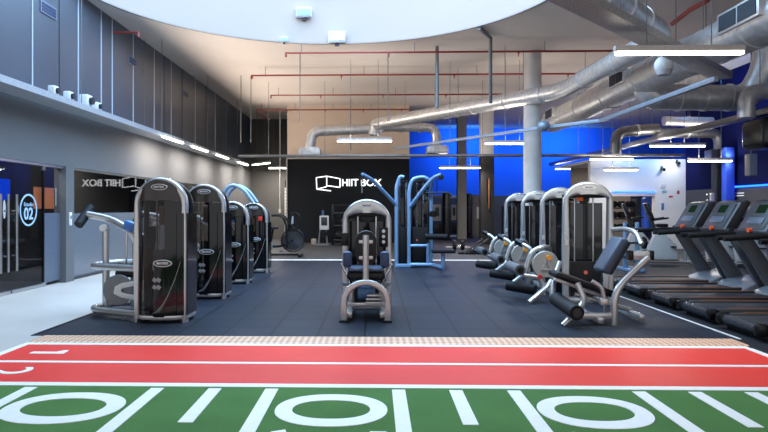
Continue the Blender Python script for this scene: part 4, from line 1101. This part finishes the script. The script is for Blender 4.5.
# ------------------------------------------------------------ treadmills
TB = mat('treadmill_belt', (34, 36, 40), 0.5, 0, 60, 0.15)
TSIL = mat('treadmill_grey', (98, 102, 108), 0.38, 0.25, 25, 0.05)
TDK = mat('treadmill_dark', (40, 43, 48), 0.38, 0, 40, 0.1)
AMBER = mat('amber_trim', (168, 104, 60), 0.4, 0.1)
SCR = emit('screen_glow', (60, 100, 76), 0.22)
def treadmill(loc, label):
    t = thing('treadmill', loc, label, 'treadmill', 'treadmills in a row beside the mat')
    MB().box((0.95, 0, 0.105), (1.75, 0.60, 0.07), bev=0.01).build('deck', TDK, t)
    MB().box((0.92, 0, 0.148), (1.72, 0.50, 0.012), bev=0.004).build('running_belt', TB, t)
    for s in (-1, 1):
        r = MB().box((0.95, s * 0.315, 0.135), (1.72, 0.10, 0.075), bev=0.02).build('side_rail', TDK, t)
        MB().box((0.98, s * 0.315, 0.176), (1.5, 0.016, 0.006)).build('trim_line', AMBER, r)
        MB().box((0.02, s * 0.345, 0.11), (0.13, 0.10, 0.13), bev=0.035).build('rear_cap', BLACK, t)
    MB().cyl((0.04, -0.30, 0.105), (0.04, 0.30, 0.105), 0.058, 20).build('rear_roller', mat('roller_sheen', (48, 52, 58), 0.25, 0.2), t)
    for x in (0.12, 1.8): MB().box((x, 0, 0.035), (0.12, 0.66, 0.07), bev=0.01).build('foot', RUBBER, t)
    MB().prism([(1.38, 0.10), (1.44, 0.17), (1.66, 0.25), (1.94, 0.30), (2.12, 0.24), (2.16, 0.10)], 'y', -0.38, 0.38, 0.03).build('motor_hood', mat('hood_silver', (126, 131, 138), 0.3, 0.35), t)
    for s in (-1, 1):
        MB().prism([(1.66, 0.2), (1.92, 0.2), (1.40, 0.98), (1.20, 0.98)], 'y', s * 0.36 - 0.035, s * 0.36 + 0.035, 0.012).build('mast', TSIL, t)
        h = MB().tube([(1.40, s * 0.36, 0.965), (1.08, s * 0.36, 0.985), (0.55, s * 0.36, 0.95)], 0.034, 12, .1).build('handrail', RUBBER, t)
    MB().box((1.30, 0, 0.98), (0.20, 0.82, 0.14), bev=0.04, seg=3).build('crossbar', RUBBER, t)
    c = MB().prism([(1.20, 1.03), (1.38, 1.03), (1.60, 1.43), (1.54, 1.46), (1.44, 1.43)], 'y', -0.33, 0.33, 0.03).build('console', TDK, t)
    ang = math.atan2(0.42, 0.24)
    ex, ez = 1.54 , 1.24
    n = Vector((-0.42, 0, 0.24)).normalized()
    def plate(name, u, w, hh, m, lift=0.006):
        p = Vector((1.20 + 0.24 * u, 0, 1.03 + 0.40 * u)) + n * lift
        return MB().box((0, 0, 0), (hh, w, 0.01), bev=0.003).build(name, m, c, loc=p, rot=(0, -ang, 0))
    plate('console_face', 0.5, 0.52, 0.40, mat('console_face', (40, 46, 54), 0.4))
    plate('screen', 0.74, 0.20, 0.13, SCR, 0.014)
    plate('key_panel', 0.34, 0.34, 0.10, mat('key_panel', (70, 84, 100), 0.35), 0.014)
    MB().cyl((1.23, 0, 1.045), (1.17, 0, 1.04), 0.03, 12).build('stop_button', mat('orange_red_button', (235, 90, 50), 0.4), t)
    for s in (-1, 1): MB().lathe([(0.05, 0), (0.06, .06), (0.06, .12), (0.05, .12), (.045, .02)], (1.34, s * 0.25, 1.03), 'z', 14).build('cup_holder', BLACK, t)
    return t
tm = treadmill((3.86, 6.57, 0), 'dark treadmill at the near end of the row, cut off by the picture edge')
for y, x, lab in ((7.50, 3.88, 'dark treadmill second from the near end, its rear end by the mat edge'), (8.43, 3.90, 'dark treadmill in the middle of the row, third from the near end'), (9.42, 3.93, 'dark treadmill fourth from the near end with lit console'), (10.38, 3.97, 'dark treadmill at the far end of the row, beside the leg curl')):
    c = copy_tree(tm); c.location = (x, y, 0); c['label'] = lab
# ------------------------------------------------------------ background equipment
# fan bike
d = 17.0
c = at(288, d, 0)
t = thing('fan_bike', c, 'black fan bike with large caged wheel on the floor by the black sign wall', 'exercise bike')
MB().band([(0.33 * math.cos(a), 0.33 * math.sin(a)) for a in [2 * PI * k / 36 for k in range(36)]], [(0.30 * math.cos(a), 0.30 * math.sin(a)) for a in [2 * PI * k / 36 for k in range(36)]], 'y', -0.09, 0.09, closed=True, bev=0.008).build('fan_cage', BLACK, t, loc=(0.14, 0, 0.46))
g = MB()
for k in range(28):
    a = 2 * PI * k / 28
    g.tube([(0.14 + .05 * math.cos(a), -0.085, 0.46 + .05 * math.sin(a)), (0.14 + .31 * math.cos(a), -0.085, 0.46 + .31 * math.sin(a))], 0.005, 5)
g.build('cage_grille', DARKGREY, t)
MB().lathe([(0.02, -.03), (0.28, -.01), (0.28, .01), (0.02, .03)], (0.14, 0, 0.46), 'y', 28).build('fan_wheel', mat('fan_dark', (52, 52, 54), 0.4), t)
MB().tube([(-0.55, 0, 0.30), (-0.2, 0, 0.28), (0.14, 0, 0.46)], 0.04, 12, .15).build('frame', BLACK, t)
MB().tube([(-0.50, 0, 0.30), (-0.42, 0, 0.78)], 0.03, 10).build('seat_post', BLACK, t)
MB().box((-0.43, 0, 0.80), (0.28, 0.24, 0.07), bev=0.03).build('seat', PAD, t)
for x in (-0.62, 0.35): MB().box((x, 0, 0.04), (0.09, 0.55, 0.07), bev=0.015).build('stabiliser', BLACK, t)
MB().tube([(-0.6, 0, 0.06), (0.33, 0, 0.06)], 0.03, 10).build('base_rail', BLACK, t)
for s in (-1, 1):
    MB().tube([(0.0, s * 0.22, 0.25), (-0.02, s * 0.24, 0.95), (-0.14, s * 0.24, 1.16), (-0.42, s * 0.24, 1.15)], 0.032, 10, 0.15, 6).build('arm_lever', BLACK, t)
    MB().box((-0.16, s * 0.17, 0.26 + s * .1), (0.1, 0.09, 0.03), bev=0.01).build('pedal', DARKGREY, t)
MB().tube([(0.05, 0, 0.8), (0.12, 0, 1.25)], 0.03, 10).build('console_post', BLACK, t)
MB().band([(0.17 * math.cos(a), 0.24 * math.sin(a)) for a in [2 * PI * k / 28 for k in range(28)]], [(0.12 * math.cos(a), 0.19 * math.sin(a)) for a in [2 * PI * k / 28 for k in range(28)]], 'y', -0.05, 0.05, closed=True, bev=0.01).build('wind_guard', BLACK, t, loc=(0.20, 0, 1.0))
MB().box((0.12, 0, 1.02), (0.07, 0.05, 0.22), bev=0.01).build('display', mat('pale_display', (160, 160, 160), 0.4), t)
MB().box((-0.50, -0.16, 0.32), (0.2, 0.06, 0.2), bev=0.03).build('chain_guard', MIDGREY, t)

# white perforated upright and hanging white rope
c = pz(286, 240.5, 0)
t = thing('perforated_post', c, 'tall white perforated upright beside the pale edge of the sign wall', 'post')
MB().box((0, 0, 1.12), (0.11, 0.08, 2.24), bev=0.006).build('upright', WHITE, t)
MB().box((0, -0.05, 0.02), (0.4, 0.4, 0.04), bev=0.006).build('foot_plate', DARKGREY, t)
for k in range(14): MB().cyl((0, -0.046, 0.3 + .14 * k), (0, -0.041, 0.3 + .14 * k), 0.02, 10).build('hole', BLACK, t)
MB().tube([(0, 0, 2.2), (0, -0.15, 2.5), (-0.02, -0.15, 2.5)], 0.03, 8, .05).build('hook', BLACK, t)
p = pt(280, 166, 25.0)
t = thing('hanging_rope', p, 'thin white rope hanging in front of the dark alcove', 'rope')
MB().tube([(0, 0, ZC - p.z), (0, 0, pt(280, 210, 25.0).z - p.z)], 0.022, 8).build('rope', WHITE, t)
MB().cyl((0, 0, pt(280, 213, 25).z - p.z), (0, 0, pt(280, 209, 25).z - p.z), 0.05, 12).build('rope_end', WHITE, t)
# ski-erg style stand
c = pz(325, 246, 0)
c.y = 22.3
c = at(323, 22.3, 0)
t = thing('rope_trainer', c, 'small grey and white machine with pale screen standing at the black wall', 'exercise machine')
MB().box((0, 0, 0.03), (0.5, 0.5, 0.05), bev=0.012).build('base', MIDGREY, t)
for s in (-1, 1): MB().tube([(s * 0.16, 0, 0.05), (s * 0.05, 0, 1.05)], 0.035, 10).build('leg', MIDGREY, t)
MB().box((0.05, -0.07, 0.83), (0.34, 0.06, 0.52), bev=0.03).build('screen_panel', WHITE, t)
MB().box((0.05, -0.105, 0.88), (0.22, 0.02, 0.3), bev=0.01).build('screen', DARKGREY, t)
MB().lathe([(0.02, -.08), (0.13, -.08), (0.13, .08), (0.02, .08)], (0.03, -0.05, 0.42), 'y', 24).build('drum', BLACK, t)
MB().tube([(0, 0, 1.05), (0, 0, 1.28)], 0.045, 10).build('top_post', mat('blue_grip', (70, 110, 150), 0.5), t)
# black rack at the black wall
c = at(345, 22.6, 0)
t = thing('storage_rack', c, 'black open storage rack standing at the black wall behind the middle machine', 'rack')
for sx_ in (-1, 1):
    for y in (-0.2, 0.2): MB().box((sx_ * 0.45, y, 0.75), (0.07, 0.07, 1.5), bev=0.006).build('upright', BLACK, t)
for z in (0.18, 0.72, 1.18):
    MB().box((0, 0, z), (0.9, 0.44, 0.05), bev=0.006).build('shelf', DARKGREY, t)
MB().box((0, -0.2, 1.46), (0.9, 0.06, 0.06), bev=0.006).build('top_bar', BLACK, t)
for k, (x, z, r) in enumerate(((-0.22, 0.205, 0.15), (0.15, 0.205, 0.16), (-0.05, 0.745, 0.13), (0.26, 0.745, 0.14))):
    tag(MB().ball((c.x + x, c.y, z + r + .004), r, seg=18).build('medicine_ball', mat('ball_black', (30, 28, 28), 0.6)), ['black ball on the low shelf of the rack, left one', 'black ball on the low shelf of the rack, right one', 'black ball on the middle shelf of the rack, left one', 'black ball on the middle shelf of the rack, right one'][k], 'ball', 'balls on the black rack')
c = at(314, 22.8, 0)
tag(MB().box((c.x, c.y, 0.11), (0.2, 0.2, 0.22), bev=0.03).build('small_box', mat('tan_box', (176, 160, 146), 0.6)), 'small tan box on the floor at the black wall, left of the screen machine', 'box')

# tall black boxing bags on stands, behind the square columns
def bag(px, d, h, r, lab):
    c = at(px, d, 0)
    t = thing('boxing_bag', c, lab, 'boxing bag', 'tall black boxing bags')
    MB().lathe([(r * .6, 0.16), (r, 0.22), (r * 1.02, 0.3), (r * 1.02, h - .12), (r * .9, h - .03), (r * .4, h)], (0, 0, 0), 'z', 28).build('bag_body', mat('bag_leather', (18, 18, 20), 0.35, 0, 30, 0.15), t)
    MB().lathe([(r * 1.25, 0), (r * 1.25, .08), (r * .5, .17)], (0, 0, 0), 'z', 28).build('stand_base', BLACK, t)
    MB().lathe([(r * 1.035, h * .66), (r * 1.035, h * .70)], (0, 0, 0), 'z', 28).build('band_strip', DARKGREY, t)
bag(446.5, 26.0, 2.05, 0.17, 'tall black boxing bag beside the cable station seat')
bag(469, 28.0, 2.05, 0.14, 'tall black boxing bag between the two square columns')
# grey lockers & equipment frames at the rear
def frame_machine(px, d, w, h, lab, body=MIDGREY):
    c = at(px, d, 0)
    t = thing('rack_machine', c, lab, 'exercise machine')
    for s in (-1, 1): MB().box((s * w / 2, 0, h / 2), (0.08, 0.1, h), bev=0.01).build('upright', body, t)
    MB().box((0, 0, h - .05), (w, 0.1, 0.1), bev=0.01).build('top_beam', body, t)
    MB().box((0, 0, 0.05), (w, 0.5, 0.08), bev=0.01).build('base_beam', body, t)
    MB().box((0, 0.02, h * .60), (w * .6, 0.06, h * .38), bev=0.015).build('front_panel', mat('pale_panel', (186, 182, 176), 0.5), t)
    MB().box((0, -0.03, h * .62), (w * .28, 0.04, h * .2), bev=0.01).build('screen', DARKGREY, t)
    MB().box((0, -0.1, 0.42), (w * .7, 0.3, 0.5), bev=0.02).build('weight_stack', STACK, t)
    return t
frame_machine(437, 27.5, 0.62, 1.95, 'grey frame machine with pale panel beyond the cable station seat')
frame_machine(454, 29.0, 0.42, 1.95, 'slim grey frame machine between the boxing bag and slim column', WHITE)
c = at(476, 29.0, 0)
t = thing('tall_locker', c, 'grey tall locker behind the dark clad column, with white notice', 'locker')
MB().box((0, 0, 1.0), (0.5, 0.4, 2.0), bev=0.01).build('body', mat('locker_grey', (112, 110, 106), 0.5), t)
MB().box((0, -0.21, 1.02), (0.44, 0.02, 1.86), bev=0.006).build('door', mat('locker_door', (126, 124, 120), 0.5), t)
MB().box((0.1, -0.225, 1.15), (0.22, 0.008, 0.55)).build('notice', WHITE, t)
# straps hanging on the clad column
p = at(489, 22.62, 2.45)
t = thing('hanging_straps', p, 'black and orange training straps hanging on the dark clad column', 'straps')
for k in range(3):
    MB().box((-0.06 + .06 * k, 0, -0.45 - .1 * k), (0.035, 0.02, 0.9 + .2 * k), rot=(0, 0.03 * (k - 1), 0), bev=0.006).build('strap', [BLACK, mat('orange_strap', (190, 120, 60), 0.6), BLACK][k], t)
    MB().tube([(-0.09 + .06 * k, 0, -0.93 - .2 * k), (-0.03 + .06 * k, 0, -0.93 - .2 * k)], 0.02, 8).build('handle', DARKGREY, t)
# black hex dumbbell and sled on the floor
c = pz(458.5, 250, 0)
t = thing('dumbbell', c + Vector((0, 0, 0.16)), 'black dumbbell standing alone on the rear floor near the white line', 'dumbbell')
for s in (-1, 1): MB().lathe([(0.06, -.06), (0.16, -.05), (0.16, .05), (0.06, .06)], (s * 0.13, 0, 0), 'x', 8).build('dumbbell_head', RUBBER, t)
MB().cyl((-.1, 0, 0), (.1, 0, 0), 0.02, 10).build('grip', CHROME, t)
c = pz(464, 254.5, 0)
t = thing('push_sled', c, 'black push sled with slanting poles on the floor behind the arch machines', 'sled')
for s in (0, 1):
    MB().tube([(0.12 * s, 0.1 * s, 0.03), (0.62 + .2 * s, 0.5 + .1 * s, 0.42)], 0.028, 10).build('push_pole', DARKGREY, t)
    MB().box((0.35 + .1 * s, 0.15 + .45 * s, 0.03), (1.0, 0.06, 0.06), bev=0.012).build('runner', BLACK, t)
MB().box((0.42, 0.38, 0.08), (0.5, 0.5, 0.04), bev=0.01).build('plate_tray', BLACK, t)

# white column notices, switch and vents
YC = 20.7
def onwall(px, py, y=YC): return pt(px, py, y)
def card(px0, px1, py0, py1, m, lab, cat='notice', nm='wall_notice', y=YC - 0.006, extra=None):
    a, b = ptY(px0, py0, y), ptY(px1, py1, y)
    t = thing(nm, (a + b) / 2, lab, cat)
    MB().box((0, 0, 0), (abs(b.x - a.x), 0.012, abs(a.z - b.z)), bev=0.002).build('plate', m, t)
    return t
q = card(660.5, 665.5, 184, 188.5, mat('off_white_box', (206, 206, 204), 0.5), 'small white box fixed high on the white column', 'box')
q = card(662, 666.5, 190, 192.8, mat('teal_notice', (150, 184, 190), 0.5), 'small pale teal notice under the white box on the white column')
q = card(661.5, 664, 203, 210, mat('blue_notice', (70, 120, 180), 0.5), 'small blue notice on the white column above the bike console')
q = card(669, 672.8, 195.7, 197.5, mat('red_notice', (206, 60, 66), 0.5), 'small red sign on the white column')
q = card(677, 679.5, 190.5, 194, mat('red_box', (170, 60, 66), 0.5), 'small red alarm box at the edge of the white column', 'alarm')
for px, py, lab in ((662.5, 169, 'black camera fixed at the top of the white column'), (677.5, 162.5, 'dark lamp bracket at the top corner of the white column')):
    p = ptY(px, py, YC - 0.06)
    t = thing('wall_mounted_camera', p, lab, 'camera')
    MB().cyl((0, 0.06, 0), (0, -0.12, -0.03), 0.05, 12).build('camera_body', BLACK, t)
    MB().box((0, 0.05, 0.05), (0.06, 0.02, 0.1)).build('bracket', DARKGREY, t)
y0, y1 = wall_y(XW, 702), wall_y(XW, 690.5)
t = thing('wall_notice', (XW - 0.006, (y0 + y1) / 2, 1.28), 'cream notice board on the grey wall behind the far treadmill', 'board')
MB().box((0, 0, 0), (0.012, y1 - y0, 0.34), bev=0.002).build('plate', mat('cream_board', (206, 196, 184), 0.6), t)
y0 = wall_y(XW, 737.5)
t = thing('wall_sign', (XW - 0.004, y0, H + 14.5 / F * y0), 'small white two line lettering on the grey wall under the blue strip', 'sign')
MB().box((0, 0.26, 0), (0.008, 0.16, 0.13), bev=0.002).build('emblem', WHITE, t)
for k in (0, 1): MB().box((0, -0.10, 0.03 - .07 * k), (0.008, 0.44, 0.032), bev=0.002).build('text_line', WHITE, t)
# free-weights bay: dumbbell rack, blue bag
c = Vector(((OX0 + OX1) / 2, YW + 1.3, 0))
t = thing('dumbbell_rack', c, 'dark dumbbell rack inside the opening in the white wall', 'rack')
for s in (-1, 1): MB().box((s * 0.62, 0, 0.85), (0.08, 0.4, 1.7), bev=0.01).build('upright', DARKGREY, t)
SH = (0.55, 0.98, 1.36)
for z in SH: MB().box((0, 0, z), (1.2, 0.36, 0.05), rot=(0.0, 0, 0), bev=0.006).build('shelf', DARKGREY, t)
names = {0: 'low', 1: 'middle', 2: 'top'}
for i, z in enumerate(SH):
    for k in range(4):
        x = -0.45 + 0.30 * k
        r = 0.115
        dd = thing('dumbbell', (c.x + x, c.y, z + 0.026 + r), 'black dumbbell on the %s shelf of the rack, %s from the bay edge' % (names[i], ['first', 'second', 'third', 'fourth'][k]), 'dumbbell', 'dumbbells on the rack')
        for s in (-1, 1): MB().lathe([(0.04, -.05), (r, -.04), (r, .04), (0.04, .05)], (0, s * 0.12, 0), 'y', 14).build('dumbbell_head', RUBBER, dd)
        MB().cyl((0, -.08, 0), (0, .08, 0), 0.018, 8).build('grip', CHROME, dd)
p = at(646.5, YW + 0.40, 0)
t = thing('boxing_bag', p, 'bright blue standing bag inside the opening in the white wall', 'boxing bag')
MB().lathe([(0.1, 0.5), (0.17, 0.55), (0.17, 1.68), (0.1, 1.74)], (0, 0, 0), 'z', 24).build('bag_body', mat('bag_blue', (30, 80, 190), 0.4), t)
MB().cyl((0, 0, 0.03), (0, 0, 0.55), 0.06, 14).build('stand_pole', BLACK, t)
MB().lathe([(0.26, 0), (0.26, .05), (.1, .09)], (0, 0, 0), 'z', 24).build('stand_base', BLACK, t)
area('bay_light', (c.x, YW + 1.4, 2.85), (0, 0, 0), 1.2, 0.6, 30, (1, 0.9, 0.8))

# bikes behind the treadmills
def bike(px, d, rz, lab):
    t = thing('stationary_bike', at(px, d, 0), lab, 'exercise bike', 'bikes behind the treadmills', rz)
    MB().prism([(-0.30, 0.12), (0.32, 0.12), (0.36, 0.42), (0.22, 0.72), (-0.02, 0.74), (-0.26, 0.46)], 'y', -0.13, 0.13, 0.04).build('body_shell', mat('pale_bike_shell', (196, 196, 194), 0.4), t)
    MB().lathe([(0.02, -.015), (0.20, -.015), (0.20, .015), (0.02, .015)], (-0.02, -0.145, 0.38), 'y', 24).build('crank_cover', mat('bike_grey', (120, 122, 124), 0.4), t)
    for x in (-0.62, 0.42): MB().box((x, 0, 0.05), (0.09, 0.6, 0.09), bev=0.02).build('stabiliser', SILVER, t)
    MB().tube([(-0.62, 0, 0.08), (0.42, 0, 0.08)], 0.045, 12).build('base_rail', SILVER, t)
    MB().tube([(-0.45, 0, 0.1), (-0.52, 0, 0.85)], 0.04, 12).build('seat_post', SILVER, t)
    MB().box((-0.52, 0, 0.90), (0.3, 0.26, 0.09), bev=0.04).build('saddle', PAD, t)
    MB().tube([(0.16, 0, 0.65), (0.30, 0, 1.15)], 0.045, 12).build('console_post', DARKGREY, t)
    MB().box((0.34, 0, 1.27), (0.07, 0.44, 0.44), rot=(0, 0.35, 0), bev=0.02).build('console', mat('console_black', (26, 28, 32), 0.25), t)
    for s in (-1, 1):
        MB().tube([(0.28, s * 0.05, 1.05), (0.2, s * 0.26, 1.08), (-0.05, s * 0.26, 1.12)], 0.022, 10, .08).build('handlebar', BLACK, t)
        MB().box((-0.02 - s * .14, s * 0.2, 0.36 + s * .08), (0.12, 0.1, 0.03), bev=0.01).build('pedal', BLACK, t)
    return t
b1 = bike(664, 14.6, PI * 0.92, 'white bodied bike with black tilted console, before the white column')
b2 = copy_tree(b1); b2.location = at(640, 16.2, 0); b2['label'] = 'white bodied bike half hidden behind the leg curl backrest'
b3 = copy_tree(b1); b3.location = at(722, 14.6, 0); b3['label'] = 'white bodied bike seen between two treadmill consoles'
b4 = copy_tree(b1); b4.location = at(752, 14.0, 0); b4['label'] = 'white bodied bike behind the console of the middle treadmill'
# blue frame with pegs left of the bikes
c = at(631, 13.2, 0)
t = thing('plate_tree', c, 'blue-grey weight tree with pegs behind the leg curl backrest', 'rack')
for s in (-1, 1):
    MB().box((s * 0.13, 0, 0.52), (0.07, 0.08, 1.04), bev=0.01).build('upright', SKYT, t)
    MB().box((s * 0.13, 0, 0.03), (0.09, 0.7, 0.06), bev=0.01).build('foot', SKYT, t)
for z in (0.3, 0.6, 0.9):
    MB().cyl((-0.22, -0.04, z), (0.34, -0.04, z), 0.025, 12).build('peg', CHROME, t)
    tag_o = None
for z, r in ((0.3, 0.15), (0.6, 0.13)):
    q = thing('weight_plate', (c.x + 0.26, c.y - 0.04, z), 'black weight plate on the %s peg of the blue-grey weight tree' % ('low' if z < .5 else 'middle'), 'weight plate', 'plates on the weight tree')
    MB().lathe([(0.028, -.025), (r, -.02), (r, .02), (0.028, .025)], (0, 0, 0), 'x', 24, True).build('plate_body', RUBBER, q)
    MB().lathe([(0.027, -.03), (0.05, -.03), (0.05, .03), (0.027, .03)], (0, 0, 0), 'x', 18, True).build('hub', CHROME, q)
# silver peg post against the grey wall
c = at(712, 17.2, 0)
t = thing('peg_post', c, 'tall silver post with angled pegs against the grey wall', 'rack')
MB().box((0, 0, 0.89), (0.10, 0.08, 1.78), bev=0.01).build('upright', SILVER, t)
MB().box((0, 0, 0.03), (0.7, 0.7, 0.06), bev=0.01).build('base', SILVER, t)
for k in range(5): MB().tube([(0, 0, 1.0 + .17 * k), (-0.17, -0.05, 1.06 + .17 * k)], 0.022, 8).build('peg', SILVER, t)
MB().tube([(0.02, 0, 1.2), (0.35, 0, 0.75)], 0.03, 8).build('brace', SILVER, t)
# silver upright frames further along the grey wall
for px, d, lab in ((700, 16.6, 'silver frame behind the far treadmill mast'), (741, 15.8, 'silver frame behind the middle treadmill console')):
    c = at(px, d, 0)
    t = thing('press_bench', c, lab, 'exercise machine')
    for s in (-1, 1): MB().tube([(s * .3, 0, 0), (s * .22, 0, 1.4 if px > 720 else 0.9)], 0.05, 12).build('upright', SILVER, t)
    MB().box((0, 0, 0.75), (0.4, 0.35, 0.1), bev=0.03).build('seat', PAD, t)
    MB().box((0, 0.1, 1.15), (0.36, 0.1, 0.55) if px > 720 else (.3, .1, .4), bev=0.03).build('back_pad', mat('grey_pad', (120, 124, 130), 0.5), t)
    MB().tube([(-.3, 0, 0.1), (.3, 0, 0.1)], 0.04, 12).build('cross_beam', SILVER, t)
# dim exercise gear inside the studio
c = Vector((XL - 1.6, 9.6, 0))
t = thing('studio_rack', c, 'dim rack of gear inside the dark studio behind the second glass door', 'rack')
for s in (-1, 1): MB().box((0, s * 0.8, 0.55), (0.08, 0.08, 1.1)).build('upright', MIDGREY, t)
for z in (0.35, 0.75, 1.08): MB().box((0, 0, z), (0.4, 1.6, 0.04)).build('shelf', MIDGREY, t)
area('window_fill', (XL - 1.5, 14.5, 2.85), (0, 0, 0), 1.0, 4.0, 50, (1, 0.96, 0.9))  # added light on the stand-in wall, keeping the window grey
area('poster_fill', (XL - 0.9, 9.6, 2.8), (0, R(-20), 0), 0.4, 1.6, 30, (1, 0.95, 0.9))  # added fill for the posters behind the glass
tag(MB().box((XL - 0.7, wall_y(XL - 0.7, 9.0) - 0.6, 1.66), (0.04, 1.2, 0.36)).build('door_reflection_panel', emit('door_reflection_blue', (20, 70, 230), 0.8), smooth=False), 'added glowing blue panel behind the first glass door, imitating a reflection', 'screen')  # added glowing panel standing in for a blue reflection in the door glass
# frosted film on the fixed pane
w1 = bpy.data.objects['window_1']
MB().box((XL - 0.09, (wy(43.5) + wy(62.5)) / 2, 0.66), (0.004, wy(62.5) - wy(43.5) - .02, 1.2)).build('frosted_film', mat('frosted_film_grey', (96, 104, 118), 0.35), w1, smooth=False)
for nm, y0, y1 in (('window_2', wy(73), 15.3), ('window_3', 15.34, 19.5)):
    MB().box((XL - 0.09, (y0 + y1) / 2, 0.65), (0.004, y1 - y0 - .02, 1.2)).build('frosted_film', mat('frosted_film_pale', (112, 118, 126), 0.22), bpy.data.objects[nm], smooth=False)
for nm, px in (('window_1', 43.5), ('window_1', 61.5)):
    MB().box((XL - 0.1, wy(px), HD - 0.06), (0.05, 0.08, 0.1), bev=0.005).build('patch_fitting', STEEL, w1)
    MB().box((XL - 0.1, wy(px), 0.04), (0.05, 0.10, 0.07), bev=0.005).build('patch_fitting', STEEL, w1)
# ------------------------------------------------------------ light of the linear lamps, plus uplight added to brighten the ceiling
for c, rz, L, drop, pw in lamps:
    tray = drop < 4 or c.x < -3
    area('lamp_down', (c.x, c.y, c.z - 0.05), (0, 0, rz), L, 0.08, 58 if tray else pw, (1.0, 0.93, 0.84))
    if not tray and c.y > 9: area('ceiling_fill', (c.x, c.y, c.z + 0.09), (PI, 0, rz), L, 0.08, 22, (1.0, 0.9, 0.8))
# added warm fill over the wall tray, no fixture, washing ceiling and beige wall
cs = area('warm_ceiling_fill', (-5.06, 17.5, 3.2), (0, R(-124), 0), 0.1, 12.0, 215, (1.0, 0.86, 0.74)); cs.data.spread = R(116)
area('column_fill', (9.9, 20.1, 3.0), (R(40), 0, 0), 0.12, 0.12, 7, (1.0, 0.96, 0.9))  # added fill brightening the white column, no lamp body
